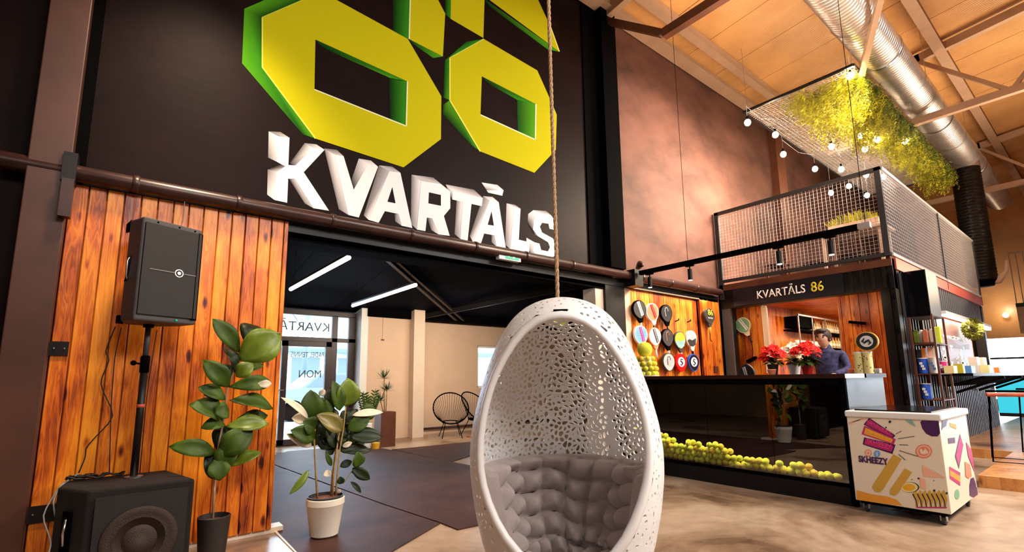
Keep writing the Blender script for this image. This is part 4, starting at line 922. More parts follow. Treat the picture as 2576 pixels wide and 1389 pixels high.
# tennis balls, each its own object
ballm = MB().ball((0, 0, 0), .033, 16).build('tennis_ball', 'ball_felt', smooth=True)
tag(ballm, 'yellow tennis ball in the pile behind the dark counter glass', 'ball', 'tennis balls in the counter trough')
first = True; rb = random.Random(11); cnt = 0
def hgt(y): # pile height along the counter
    t = (Y1-y)/(Y1-Y0); return .245+.30*(1-t)**1.15+.022*math.sin(t*17)+.018*math.sin(t*41)
spots_b = []
zl = .192+.033; lay = 0
while zl < .58:
    for xi, xo in enumerate((.044, .108)):
        y = Y0+.065+(.035 if (lay+xi) % 2 else 0)
        while y < Y1-.04:
            if zl+.02 < hgt(y)+rb.uniform(-.03, .03): spots_b.append((xi, CX+xo+rb.uniform(-.005, .005), y+rb.uniform(-.007, .007), zl+rb.uniform(-.008, .008)))
            y += .0675
    zl += .056; lay += 1
spots_b.sort(key=lambda q: (q[0], q[2]))
for (_, x, y, z) in spots_b[:299]:
    o = ballm if first else ballm.copy()
    if not first: COL.objects.link(o)
    first = False; o.location = (x, y, z); o.rotation_euler = (rb.uniform(0, 6), rb.uniform(0, 6), rb.uniform(0, 6))
# pyramid of balls with a big one on top, at the left end of the counter
big = MB().ball((0, 0, 0), .10, 24).build('giant_tennis_ball', 'ball_felt', smooth=True); big.location = (5.50, 4.06, 1.165+.36); tag(big, 'oversized pale tennis ball crowning the stack of balls on the counter', 'ball')
n_p = 0
for lay, R_ in enumerate((.13, .13, .115, .095)):
    z = 1.165+.034+.066*lay; nn_ = (11, 11, 9, 7)[lay]
    for k in range(nn_):
        a = 2*math.pi*(k+.5*(lay % 2))/nn_; o = ballm.copy(); COL.objects.link(o); o.location = (5.50+R_*math.cos(a), 4.05+R_*math.sin(a), z); o.rotation_euler = (rb.uniform(0, 6), rb.uniform(0, 6), 0)
        o['label'] = 'yellow tennis ball in the stack standing on the counter'; o['group'] = 'tennis balls stacked on the counter'
o = MB().lathe([(.16, 0), (.165, .015), (.095, .012), (.095, .25), (.06, .26), (0, .26)], (5.50, 4.05, 1.165), 24).build('ball_stand', 'cream'); tag(o, 'pale stand inside the stack of tennis balls on the counter', 'display stand')
# ================================================================== RACKET WALL
struct(MB().box((5.56, WY+.06, 0), (7.95, WY+.2, 2.46)).build('wall_racket', 'black'))
def planks_x(name, x0, x1, y, z0, z1, mt, step=.095, th=.03):
    mb = MB(); x = x0
    while x < x1-.01: mb.box((x, y, z0), (min(x+step-.006, x1), y+th, z1)); x += step
    mb.box((x0, y+th*.6, z0), (x1, y+th+.01, z1)); return struct(mb.build(name, mt))
def planks_y(name, y0, y1, x, z0, z1, mt, step=.095, th=.03):
    mb = MB(); y = y0
    while y < y1-.01: mb.box((x, y, z0), (x+th, min(y+step-.006, y1), z1)); y += step
    mb.box((x+th*.6, y0, z0), (x+th+.01, y1, z1)); return struct(mb.build(name, mt))
planks_x('wall_planks', 5.56, 7.30, WY+.02, 0, 2.44, 'red_pine', .06)
planks_x('wall_planks', 7.32, 7.92, WY-.03, 0, 2.44, 'red_pine', .12)
area((6.6, WY-.06, 2.42), (6.6, WY+.05, 1.4), 2.0, .04, 7, (1, .72, .4), 'racket_strip_light')
def racket(c, tilt, facecol, framecol, gripcol, label, plane='y', L=.46, deco=None, decocol='charcoal', sc=1.0, grip=True, wf=1.0, round_=False):
    """c: centre of the head; tilt: radians, grip pointing down at 0"""
    t = thing('padel_racket', c, label, 'racket', 'padel rackets on the plank wall')
    if plane == 'y': ux = Vector((1, 0, 0)); nn = Vector((0, -1, 0))
    else: ux = Vector((0, -1, 0)); nn = Vector((-1, 0, 0))
    uz = Vector((0, 0, 1)); ct_, st_ = math.cos(tilt), math.sin(tilt); ex = ux*ct_+uz*st_; ez = uz*ct_-ux*st_
    O = Vector(c)
    def q(a, b_, o_=0): return O+ex*(a*sc*wf)+ez*(b_*sc)+nn*o_
    out = []; 
    for k in range(32):
        a = 2*math.pi*k/32; x = .125*math.cos(a); z = .128*math.sin(a)
        if z < 0 and not round_: z *= 1.18; x *= 1-.28*(abs(z)/.15)**2
        out.append((x, z))
    o = part(MB().prism([q(x, z, .0) for x, z in out], nn*.034), 'frame', framecol, t); bevel(o, .008, 2)
    fc = part(MB().prism([q(x*.90, z*.90, .0345) for x, z in out], nn*.002), 'face', facecol, t)
    mb = MB()
    for i in range(-3, 4):
        for j in range(-3, 3):
            if i*i+j*j < 11:
                cxx, czz = i*.024, j*.024+.01; mb.prism([q(cxx+.0045*math.cos(a), czz+.0045*math.sin(a), .037) for a in (0, 1.05, 2.1, 3.14, 4.2, 5.2)], nn*.001)
    if deco != 'swirl': sub(mb, 'face_holes', 'charcoal', fc)
    if deco == 'stripe':
        mb = MB().prism([q(-.035, .10, .0372), (q(-.012, .112, .0372)), q(.035, -.10, .0372), q(.012, -.11, .0372)], nn*.001).prism([q(.0, .112, .0372), q(.014, .112, .0372), q(.06, -.09, .0372), q(.046, -.10, .0372)], nn*.001); sub(mb, 'printed_stripe', decocol, fc)
    if deco == 'loop':
        P = [q(-.03, -.05, .038), q(-.035, .03, .038), q(-.02, .075, .038), (q(.012, .08, .038)), q(.03, .05, .038), q(.028, .02, .038)]
        sub(MB().tube(P, .005, 5), 'printed_emblem', decocol, fc)
    if deco == 'swirl':
        mb = MB().prism([q(.075*math.cos(a), .075*math.sin(a), .037) for a in [k*.314 for k in range(20)]], nn*.001); s1 = sub(mb, 'emblem_disc', 'white_text', fc)
        P = [q(.035, .03, .040), q(-.01, .045, .040), q(-.025, .02, .040), q(.0, .0, .040), q(.02, -.02, .040), (q(-.01, -.05, .040)), q(-.04, -.03, .040)]
        sub(MB().tube(P, [.004, .011, .010, .010, .011, .008, .003], 6), 'emblem_swirl', 'charcoal', fc)
    if deco == 'half': sub(MB().prism([q(-.11, -.02, .037), q(-.06, .0, .037), q(.0, -.03, .037), q(.1, -.01, .037), q(.07, -.11, .037), q(0, -.13, .037), q(-.07, -.11, .037)], nn*.001), 'printed_lower_half', decocol, fc)
    if grip:
        part(MB().prism([q(-.055, -.135), q(-.018, -.20), q(.018, -.20), q(.055, -.135), q(.02, -.15), q(-.02, -.15)], nn*.03), 'throat', framecol, t)
        part(MB().tube([q(0, -.19, .015), q(0, -.32, .015)], .015*sc, 10), 'grip', gripcol, t, True)
    part(MB().box((O.x-.02, O.y-.0, O.z-.01), (O.x+.02, O.y+(.05 if plane == 'y' else .02), O.z+.0)), 'wall_hook', 'black', t)
    return t
RYP = WY-.04
def rk(px, py): p = at(px, py, 1, RYP); return (p.x, RYP, p.z)
rs = .98
RK = [(1604, 778, .35, 'dark_grey', 'black', 'white', 'dark grey racket with white stripes and white grip, first of the top row', 'stripe', 'white_text'),
      (1637, 785, .40, 'salmon', 'white', 'charcoal', 'red and white striped racket, second of the top row', 'stripe', 'red'),
      (1672, 788, .30, 'charcoal', 'black', 'charcoal', 'black racket with a white loop emblem, third of the top row', 'loop', 'white_text'),
      (1608, 842, .1, 'sky', 'white', 'white', 'pale blue and white racket behind the stack of tennis balls', 'stripe', 'magenta'),
      (1643, 846, .28, 'white_text', 'salmon', 'white', 'white racket with red rim and dark stripes in the middle row', 'stripe', 'charcoal'),
      (1675, 849, .28, 'dark_grey', 'black', 'white', 'matt black racket with a thin red loop in the middle row', 'loop', 'salmon'),
      (1706, 855, .30, 'logo_yellow', 'dark_grey', 'white', 'yellow and blue-grey racket in the middle row', 'half', 'teal'),
      (1735, 852, .30, 'cream', 'cream', 'black', 'cream racket with a black lower half, right end of the middle row', 'half', 'charcoal'),
      (1678, 910, .1, 'cushion_light', 'dark_grey', 'white', 'silver grey racket with a black loop in the bottom row', 'loop', 'charcoal'),
      (1709, 911, .1, 'red', 'red', 'black', 'red racket with a white swirl emblem in the bottom row', 'swirl', 'white_text'),
      (1741, 911, .1, 'navy_sign', 'blue', 'black', 'dark blue racket with a white swirl emblem in the bottom row', 'swirl', 'white_text')]
for px, py, tl, fcx, frc, gr_, lb, de, dc in RK:
    racket(rk(px, py), tl*.5, fcx, frc, gr_, lb, 'y', deco=de, decocol=dc, sc=rs, grip=py < 900, wf=1.22)
for px, py in ((1706, 806), (1736, 808)):
    p = rk(px, py); o = MB().tube([(p[0]-.06, WY-.02, p[2]-.02), (p[0]-.03, WY-.07, p[2]), (p[0]+.05, WY-.02, p[2]+.03)], .008, 6).build('racket_hook', 'black', smooth=True)
    tag(o, 'empty black racket hook on the plank wall', 'hook', 'empty racket hooks above the middle row')
p = at(1781, 795, 1, WY-.07)
r86 = racket((p.x, WY-.07, p.z), 0, 'dark_grey', 'dark_grey', 'gold', 'grey racket printed with a yellow 86, hanging alone beside the container', 'y', deco=None, sc=.92, wf=1.3)
text('86', 'printed_number', 'logo_yellow', (p.x-.075, WY-.112, p.z-.0), (1, 0, 0), (0, 0, 1), .10, r86, width=.15, bold=.02)
text('KVARTĀLS', 'printed_name', 'white_text', (p.x-.07, WY-.112, p.z-.05), (1, 0, 0), (0, 0, 1), .028, r86, width=.14)
o = MB().tube([(p.x, WY-.085, p.z-.29), (p.x-.02, WY-.09, p.z-.38), (p.x+.02, WY-.09, p.z-.42)], .006, 6).build('wrist_cord', 'black', smooth=True); wparent(o, r86)
o = MB().box((7.60, WY-.05, 1.22), (7.72, WY-.02, 1.32)).build('wall_socket', 'truss_dark'); tag(o, 'dark wall socket low on the pale plank beside the container', 'socket')
# ================================================================== CONTAINER
cn = thing('container', (11, 3.05, 0), 'black shipping container kiosk with an open plank-lined front', 'container')
FX = 8.0; YA, YB = 1.85, 4.28; ZT = 2.63; XE = 14.2
part(MB().box((FX, YB-.15, 0), (FX+.05, YB, ZT)), 'corner_post', 'grey_steel', cn); part(MB().box((FX+.05, YB-.15, 0), (FX+.16, YB, ZT)), 'corner_post', 'black_steel', cn)
part(MB().box((FX, YA, 0), (FX+.16, YA+.17, ZT)), 'corner_post', 'black_steel', cn)
part(MB().box((FX-.01, YA, 2.29), (FX+.14, YB, 2.63)), 'fascia', 'black_steel', cn)
mb = MB()
for k in range(5): mb.box((FX-.03, YA+.08+k*.13, 2.31), (FX-.01, YA+.12+k*.13, 2.60))
part(mb, 'fascia_ribs', 'black_steel', cn)
part(MB().box((FX-.03, YA, 2.60), (FX+.1, YB, 2.70)), 'top_rail', 'truss_dark', cn)
part(MB().box((FX, YA, 2.62), (XE, YB, 2.70)), 'roof', 'black_steel', cn)
part(MB().box((FX, YA, .0), (XE, YB, .12)), 'floor', 'deck_wood', cn)
def corr(x0, x1, y, z0, z1, step=.14, d=.035):
    mb = MB(); x = x0; P = []
    while x < x1:
        P += [(x, y), (x+step*.28, y), (x+step*.5, y+d), (x+step*.78, y+d)]; x += step
    P.append((x1, y))
    for (a, b_), (c, d_) in zip(P[:-1], P[1:]): mb.add([(a, b_, z0), (c, d_, z0), (c, d_, z1), (a, b_, z1), (a, b_+.01, z0), (c, d_+.01, z0), (c, d_+.01, z1), (a, b_+.01, z1)], [(0, 1, 2, 3), (7, 6, 5, 4), (3, 2, 6, 7), (0, 4, 5, 1)])
    return mb
part(corr(8.2, 10.0, YA, 0.12, 2.56), 'corrugated_side', 'black_steel', cn)
part(corr(10.0, 13.9, YA-.03, .12, 1.12), 'corrugated_side', 'grey_steel', cn)
part(corr(10.0, 13.9, YA, 2.12, 2.56), 'corrugated_side', 'grey_steel', cn)
part(MB().box((8.1, YA-.02, 2.56), (XE, YA+.06, 2.72)), 'side_top_rail', 'red_metal', cn)
part(MB().box((XE-.16, YA, 0), (XE, YA+.16, ZT)), 'corner_post', 'black_steel', cn)
part(MB().box((8.2, YB-.02, .12), (XE, YB, 2.62)), 'rear_side', 'black_steel', cn)
part(MB().box((XE-.05, YA+.16, .12), (XE, YB, 2.62)), 'end_wall', 'black_steel', cn)
mb = MB()
for z in (.9, 1.3, 1.75, 2.2): mb.tube([(FX-.025, YA+.02, z-.06), (FX-.025, YA+.02, z+.02)], .008, 6)
mb.tube([(FX-.02, YA+.05, .1), (FX-.02, YA+.05, 2.5)], .012, 8); part(mb, 'locking_bar', 'black', cn, True)
# front lining: planks left, wide service opening, planks right
def planky(y0, y1, x, z0, z1, nm, step=.115):
    mb = MB(); y = y0
    while y < y1-.01: mb.box((x, y, z0), (x+.03, min(y+step-.008, y1), z1)); y += step
    mb.box((x+.02, y0, z0), (x+.04, y1, z1)); return part(mb, nm, 'red_pine', cn)
LX = FX+.30
yL = at(1920, 800, 0, LX).y; yR = at(2110, 800, 0, LX).y
planky(yL, YB-.1, LX, .12, 2.5, 'plank_lining'); planky(YA+.06, yR, LX, .12, 2.5, 'plank_lining')
part(MB().box((FX+.14, YA+.17, .12), (LX, YA+.19, 2.5)), 'plank_return', 'red_pine', cn)
part(MB().box((LX+.04, YB-.1, .12), (XE-.06, YB-.06, 2.5)), 'inner_lining', 'red_pine', cn)
part(MB().box((FX+.14, YA+.2, 2.46), (XE-.06, YB-.02, 2.5)), 'inner_ceiling', 'red_pine', cn)
part(MB().box((XE-.3, YA+.2, .12), (XE-.26, YB-.02, 2.5)), 'inner_end', 'red_pine', cn)
p0 = at(1922, 765, 0, LX-.02); p1 = at(1945, 890, 0, LX-.02)
fr_ = thing('wall_frame', (LX-.03, p0.y, 1.9), 'narrow white upright frame at the left edge of the kiosk opening', 'frame')
part(MB().box((LX-.035, p0.y-.03, 1.2), (LX-.005, p0.y+.05, 2.30)), 'upright', 'cream', fr_)
part(MB().tube([(LX-.05, p0.y-.05, 1.5), (LX-.05, p0.y-.05, 2.27), (LX-.05, p0.y+.04, 2.28)], .008, 6), 'rod', 'white', fr_)
# lights in the kiosk
area((9.6, 3.1, 2.42), (9.6, 3.1, 0), 1.6, .6, 78, (1, .74, .45), 'kiosk_light')
area((11.8, 3.0, 2.42), (11.8, 3.0, 0), 1.6, .6, 70, (1, .80, .55), 'kiosk_light')
area((7.6, 3.0, 2.2), (8.3, 3.0, 1.6), 1.8, .1, 5, (1, .72, .42), 'kiosk_front_light')
# shelf with bottles along the inner side
sh = thing('bottle_shelf', (11.5, 4.0, 1.9), 'black steel shelf rack with glasses and bottles inside the kiosk', 'shelf')
yS = YB-.38
def sx_(px, py): return at(px, py, 1, yS)
xs0, xs1 = 10.1, 13.4
for z in (1.36, 1.70, 2.02): part(MB().box((xs0, yS, z), (xs1, YB-.1, z+.025)), 'shelf_board', 'black', sh)
for x in (xs0, 10.75, 11.4, 12.2, 13.3):
    part(MB().box((x, yS-.01, 1.3), (x+.03, yS+.01, 2.32)), 'upright', 'steel', sh)
part(MB().box((xs0, yS-.01, 2.30), (xs1, yS+.01, 2.33)), 'top_rail', 'steel', sh)
part(MB().box((10.15, yS+.02, 2.08), (10.9, YB-.12, 2.3)), 'black_box', 'black', sh)
bt = thing('bottle', (0, 0, 0), 'x', 'bottle', 'bottles on the kiosk shelves')
part(MB().lathe([(.035, 0), (.037, .01), (.037, .15), (.013, .20), (.013, .25), (0, .25)], (0, 0, 0), 10), 'glass_body', 'brown_box', bt, True); part(MB().lathe([(.039, .04), (.039, .11)], (0, 0, 0), 10), 'paper_label', 'cream', bt, True)
gl = MB().lathe([(.03, 0), (.038, .11), (.034, .11), (.02, .01)], (0, 0, 0), 10).build('drinking_glass', 'white', smooth=True); tag(gl, 'pale drinking glass on the middle kiosk shelf', 'glass', 'drinking glasses on the kiosk shelf')
fb = True; fg_ = True
for z in (1.385, 1.725, 2.045):
    x = 10.2 if z < 2.04 else 11.0
    while x < 13.3:
        if z == 1.725 and x < 11.6:
            o = gl if fg_ else gl.copy()
            if not fg_: COL.objects.link(o)
            fg_ = False; o.location = (x, yS+.1, z); x += .085
        else:
            o = bt if fb else copy_tree(bt)
            fb = False; o.location = (x, yS+.1+random.uniform(0, .05), z); o['label'] = {1.385: 'bottle on the lowest shelf inside the kiosk', 1.725: 'bottle on the middle shelf inside the kiosk', 2.045: 'bottle on the top shelf inside the kiosk'}[z]; o['group'] = {1.385: 'bottles on the lowest kiosk shelf', 1.725: 'bottles on the middle kiosk shelf', 2.045: 'bottles on the top kiosk shelf'}[z]
            x += random.uniform(.11, .16)
# rackets & things in the kiosk front
def kx(px, py, off=.05): p = at(px, py, 0, LX-off); return (LX-off, p.y, p.z)
c = kx(1871, 818); r1 = racket(c, .38, 'leafy', 'cream', 'charcoal', 'green racket with a white stripe hung on the left kiosk planks', 'x', deco='stripe', decocol='white_text', sc=1.02)
o = MB().tube([(c[0]-.02, c[1]-.12, c[2]-.31), (c[0]-.02, c[1]-.13, c[2]-.45), (c[0]-.02, c[1]-.11, c[2]-.55)], .005, 5).build('racket_strap', 'black'); tag(o, 'thin black strap hanging under the green racket', 'strap')
p = kx(1893, 905, .04); o = MB().beam((p[0], p[1]+.09, p[2]-.03), (p[0]-.03, p[1]-.08, p[2]+.03), .05, .05).build('wall_holder', 'black'); tag(o, 'empty black holder on the left kiosk planks above the counter', 'hook')
p = kx(2157, 812, .04); o = MB().beam((p[0], p[1]+.10, p[2]+.02), (p[0]-.02, p[1]-.10, p[2]-.02), .05, .04).build('wall_holder', 'black'); tag(o, 'small black holder on the right kiosk planks', 'hook')
c = at(1882, 943, 0, 5.6); rr1 = racket((5.6, c.y, 1.165+.02), math.pi, 'charcoal', 'dark_grey', 'black', 'dark racket head standing on the counter left of the flowers', 'x', deco='stripe', decocol='white_text', sc=.7, grip=False)
rr1.location.z += .0
# counter flowers
def poinsettia(x, y, r, flower, pot, label, n=16, h=.2, pr=.055, seed=1):
    R = random.Random(seed); t = thing('flowering_plant', (x, y, 1.166), label, 'potted plant')
    part(MB().lathe([(pr*.72, 0), (pr, .10), (pr*1.05, .105), (pr*.93, .11), (pr*.9, .09), (0, .09)], (x, y, 1.166), 20), 'pot', pot, t, auto=40)
    mb = MB()
    for k in range(34):
        a = R.uniform(0, 6.28); e = R.uniform(-.3, .8); d = Vector((math.cos(a)*math.cos(e), math.sin(a)*math.cos(e), math.sin(e))); b = Vector((x, y, 1.29)); leaf(mb, b+d*.02, b+d*r*R.uniform(.7, 1.05)+Vector((0, 0, -.02)), .055, (d.x*.2, d.y*.2, 1), .1, .15, .8, nu=5)
    part(mb, 'foliage', 'leaf_green', t, True)
    mb = MB(); mc = MB()
    for k in range(n):
        a = R.uniform(0, 6.28); q = R.random()**.5*r*.85; c = Vector((x+q*math.cos(a), y+q*math.sin(a), 1.166+h*R.uniform(.75, 1.0)+.06*(1-q/r)+R.uniform(-.05, .02)))
        ax = Vector((math.cos(a)*.5-.5, math.sin(a)*.5-.35, .9)).normalized(); u = ax.orthogonal().normalized(); v = ax.cross(u)
        for j in range(7):
            b = j*.9; d = (u*math.cos(b)+v*math.sin(b)+ax*.25).normalized(); leaf(mb, c, c+d*.058*R.uniform(.8, 1.15), .034, ax, .12, .1, .85, nu=4)
        mc.ball(c+ax*.012, .006, 6)
    fl = part(mb, 'blossoms', flower, t, True); sub(mc, 'flower_centres', 'logo_yellow', fl)
    return t
def ctp(px, x): p = at(px, 940, 0, x); return p.y
poinsettia(5.45, ctp(1946, 5.45), .135, 'red', 'black_pot', 'red flowering plant, the left one of the two red plants on the counter', 20, .24, .055, 2)
poinsettia(5.62, ctp(2000, 5.62), .12, 'cream', 'white', 'cream white flowering plant in a white pot between the two red ones', 18, .25, .062, 5)
poinsettia(5.45, ctp(2033, 5.45), .145, 'red', 'red_pot', 'red flowering plant in a shiny red pot, nearest the shop attendant', 22, .27, .062, 9)
o = MB().lathe([(.03, 0), (.045, .05), (.04, .055), (0, .05)], (5.33, ctp(1942, 5.33), 1.166), 14).build('candle_cup', 'salmon'); tag(o, 'small pink and red cup in front of the left red plant', 'cup')
# display at counter end: two ball cans and a racket head on top
for i, (px, lb) in enumerate(((2163, 'left one of two yellow patterned ball cans at the counter end'), (2187, 'right one of two yellow patterned ball cans at the counter end'))):
    y = ctp(px, 5.55); t = thing('ball_can', (5.55, y, 1.166), lb, 'can', 'ball cans at the counter end')
    part(MB().lathe([(.038, 0), (.038, .19)], (5.55, y, 1.166), 20), 'tube', 'pale_yellow', t, auto=40); part(MB().lathe([(.04, .19), (.04, .205), (0, .207)], (5.55, y, 1.166), 20), 'lid', 'white', t, auto=40)
    mb = MB()
    for k in range(16):
        a = 2.2+random.uniform(0, 3.6); z = 1.18+random.uniform(0, .16); c = (5.55+.0385*math.cos(a), y+.0385*math.sin(a), z); mb.ball(c, .005, 6)
    part(mb, 'printed_spots', 'charcoal', t)
c = at(2181, 859, 0, 5.52); rd = racket((5.54, c.y, c.z), 1.3, 'charcoal', 'gold', 'black', 'gold-rimmed racket head with a black and white swirl above the ball cans', 'x', deco='swirl', sc=.72, grip=False, round_=True)
for px, cl_, lb in ((2144, 'salmon', 'small pink box left of the ball cans on the counter'), (2206, 'cushion_light', 'small grey and white box right of the ball cans on the counter')):
    y = ctp(px, 5.6); o = bevel(MB().box((5.57, y-.03, 1.166), (5.65, y+.03, 1.21)).build('small_box', cl_), .004); tag(o, lb, 'box')
# ---- sign board on the fascia
sg = thing('fascia_sign', (FX-.04, 3.2, 2.45), 'dark sign board reading KVARTĀLS 86 above the kiosk opening', 'sign')
a0 = at(1845, 755, 0, FX-.04); a1 = at(2122, 722, 0, FX-.04)
part(MB().box((FX-.045, a1.y, 2.31), (FX-.015, a0.y, 2.60)), 'board', 'navy_sign', sg)
t0 = at(1905, 752, 0, FX-.045); t1 = at(2027, 741, 0, FX-.045)
text('KVARTĀLS', 'sign_name', 'white_text', (FX-.045, t0.y, t0.z), (0, -1, 0), (0, 0, 1), .165, sg, width=t0.y-t1.y, bold=.012)
t0 = at(2041, 735, 0, FX-.045); t1 = at(2073, 733, 0, FX-.045)
text('86', 'sign_number', 'logo_yellow', (FX-.045, t0.y, t0.z), (0, -1, 0), (0, 0, 1), .15, sg, width=t0.y-t1.y, bold=.01)
# ================================================================== RAILING
rl = thing('front_railing', (FX, 3.06, 2.7), 'black steel railing with wire mesh on the kiosk roof, facing the hall', 'railing')
RZ0, RZ1 = 2.74, 4.0
part(MB().box((FX-.03, YA, RZ1-.05), (FX+.03, YB, RZ1)), 'handrail', 'dark_grey', rl)
part(MB().box((FX-.02, YA, RZ0), (FX+.02, YB, RZ0+.05)), 'bottom_rail', 'dark_grey', rl)
part(MB().box((FX-.03, YB-.07, 2.45), (FX+.03, YB, RZ1)), 'post', 'dark_grey', rl); part(MB().box((FX-.03, YA, RZ0), (FX+.03, YA+.07, RZ1)), 'post', 'dark_grey', rl)
mb = MB(); y = YA+.07
while y < YB-.07: mb.box((FX-.002, y-.002, RZ0+.05), (FX+.002, y+.002, RZ1-.05)); y += .052
z = RZ0+.08
while z < RZ1-.05: mb.box((FX-.004, YA+.07, z-.002), (FX, YB-.07, z+.002)); z += .052
part(mb, 'wire_mesh', 'cushion_light', rl)
rl = thing('side_railing', (11, YA, 2.7), 'long steel railing with fine wire mesh along the side of the kiosk roof', 'railing')
part(MB().box((FX+.03, YA-.02, RZ1-.04), (XE, YA+.02, RZ1)), 'handrail', 'cushion_light', rl)
part(MB().box((FX+.03, YA-.02, RZ0), (XE, YA+.02, RZ0+.04)), 'bottom_rail', 'cushion_light', rl)
for x in (11.1, XE-.04): part(MB().box((x-.02, YA-.02, 2.6), (x+.02, YA+.02, RZ1)), 'post', 'dark_grey', rl)
mb = MB(); x = FX+.06
while x < XE: mb.box((x-.002, YA-.002, RZ0), (x+.002, YA+.002, RZ1)); x += .052
z = RZ0+.06
while z < RZ1-.04: mb.box((FX, YA-.004, z-.002), (XE, YA, z+.002)); z += .052
part(mb, 'wire_mesh', 'cushion_light', rl)
# ---- terrace things
g = thing('planter_trough', (9, 2.5, 3.4), 'wooden trough of bright yellow-green grass on a table up on the kiosk roof', 'planter')
part(MB().box((8.82, 2.14, 3.40), (9.12, 2.82, 3.53)), 'trough', 'planter_wood', g)
mb = MB(); R = random.Random(4)
for k in range(260):
    y = R.uniform(2.14, 2.82); b = Vector((R.uniform(8.84, 9.1), y, 3.52)); hh = .10+.16*max(0, 1-abs(y-2.52)/.4); d = Vector((R.uniform(-.8, .4), R.uniform(-.7, .7), 1)).normalized(); leaf(mb, b, b+d*hh*R.uniform(.6, 1.1), .02, (1, 0, .2), .15, .1, .7, nu=3)
part(mb, 'grass', 'moss', g, True)
g = thing('terrace_table', (9, 2.5, 2.7), 'light wooden table under the grass trough on the kiosk roof', 'table')
part(MB().box((8.7, 2.05, 3.355), (9.25, 2.95, 3.395)), 'table_top', 'planter_wood', g)
for x in (8.75, 9.2):
    for y in (2.12, 2.88): part(MB().box((x-.02, y-.02, 2.70), (x+.02, y+.02, 3.36)), 'leg', 'planter_wood', g)
def tchair(x, y, rot, lb):
    c = thing('bentwood_chair', (0, 0, 0), lb, 'chair')
    part(MB().tube([(-.2, .2, 0), (-.17, .2, .5), (-.14, .22, .85), (-.05, .23, .98), (.05, .23, .98), (.14, .22, .85), (.17, .2, .5), (.2, .2, 0)], .018, 8), 'back_hoop', 'truss_dark', c, True)
    part(MB().tube([(-.08, .21, .45), (-.06, .22, .8), (0, .225, .86), (.06, .22, .8), (.08, .21, .45)], .012, 6), 'inner_hoop', 'truss_dark', c, True)
    part(MB().lathe([(.2, .44), (.21, .46), (0, .47)], (0, 0, 0), 24), 'seat', 'truss_dark', c)
    for s in (-1, 1): part(MB().tube([(s*.13, -.13, .45), (s*.18, -.18, 0)], .014, 6), 'leg', 'truss_dark', c)
    c.location = (x, y, 2.70); c.rotation_euler.z = rot
tchair(9.3, 3.85, math.radians(-70), 'dark bentwood chair by the wall on the kiosk roof, left of the others')
tchair(9.7, 3.35, math.radians(200), 'dark bentwood chair with arched back near the column on the kiosk roof')
tchair(9.6, 2.8, math.radians(110), 'dark bentwood chair just left of the grass trough on the kiosk roof')
# ================================================================== TRACK LIGHT
tk = thing('track_light', (5.5, 2.8, 2.57), 'black lighting track hung above the counter with small cylinder spotlights', 'ceiling light')
part(MB().box((5.47, 1.50, 2.545), (5.53, 4.07, 2.60)), 'track_bar', 'black', tk); part(MB().box((5.47, 1.40, 2.545), (5.53, 1.50, 2.60)), 'end_cap', 'cushion_light', tk)
for y in (1.75, 2.25, 3.32, 3.92):
    part(MB().box((5.475, y-.05, 2.525), (5.525, y+.05, 2.545)), 'adapter', 'black', tk)
    hd = part(MB().lathe([(.028, -.14), (.028, 0)], (5.5, y, 2.49), 16), 'spotlight', 'black_steel', tk, auto=40); sub(MB().tube([(5.5, y, 2.49), (5.5, y, 2.53)], .008, 8), 'stem', 'black', hd)
    sub(MB().lathe([(.024, -.145), (.024, -.139)], (5.5, y, 2.49), 16), 'lens', 'spot_lens', hd)
    spot((5.5, y, 2.34), (5.5 if y < 3 else 5.9, y+(.0 if y < 3 else .3), 1.1), 12, (1, .82, .6), 75, .6)
for y in (1.44, 3.34): part(MB().tube([(5.5, y, 2.6), (5.5, y, rz(y))], .003, 5), 'suspension_wire', 'black', tk)
# ================================================================== HANGING MESH, MOSS, BULBS
MX0, MX1, MY0, MY1, MZ = 7.78, 14.0, 1.95, 3.52, 5.5
g = thing('hanging_grid', (10.9, 2.7, MZ), 'large horizontal wire mesh frame hung from the roof above the kiosk', 'ceiling grid')
fr4 = MB(); 
for a, b_ in (((MX0, MY0), (MX1, MY0)), ((MX0, MY1), (MX1, MY1)), ((MX0, MY0), (MX0, MY1)), ((MX1, MY0), (MX1, MY1))): fr4.beam((a[0], a[1], MZ), (b_[0], b_[1], MZ), .03, .04)
part(fr4, 'frame', 'black_steel', g)
mb = MB(); x = MX0
while x < MX1: mb.box((x-.003, MY0, MZ-.003), (x+.003, MY1, MZ+.003)); x += .06
y = MY0
while y < MY1: mb.box((MX0, y-.003, MZ+.003), (MX1, y+.003, MZ+.008)); y += .06
part(mb, 'wire_mesh', 'cushion_light', g)
for x in (MX0+.05, 9.9, 12, MX1-.05):
    for y in (MY0+.03, MY1-.03): part(MB().tube([(x, y, MZ), (x, y, rz(y)-.01)], .004, 5), 'chain', 'steel', g)
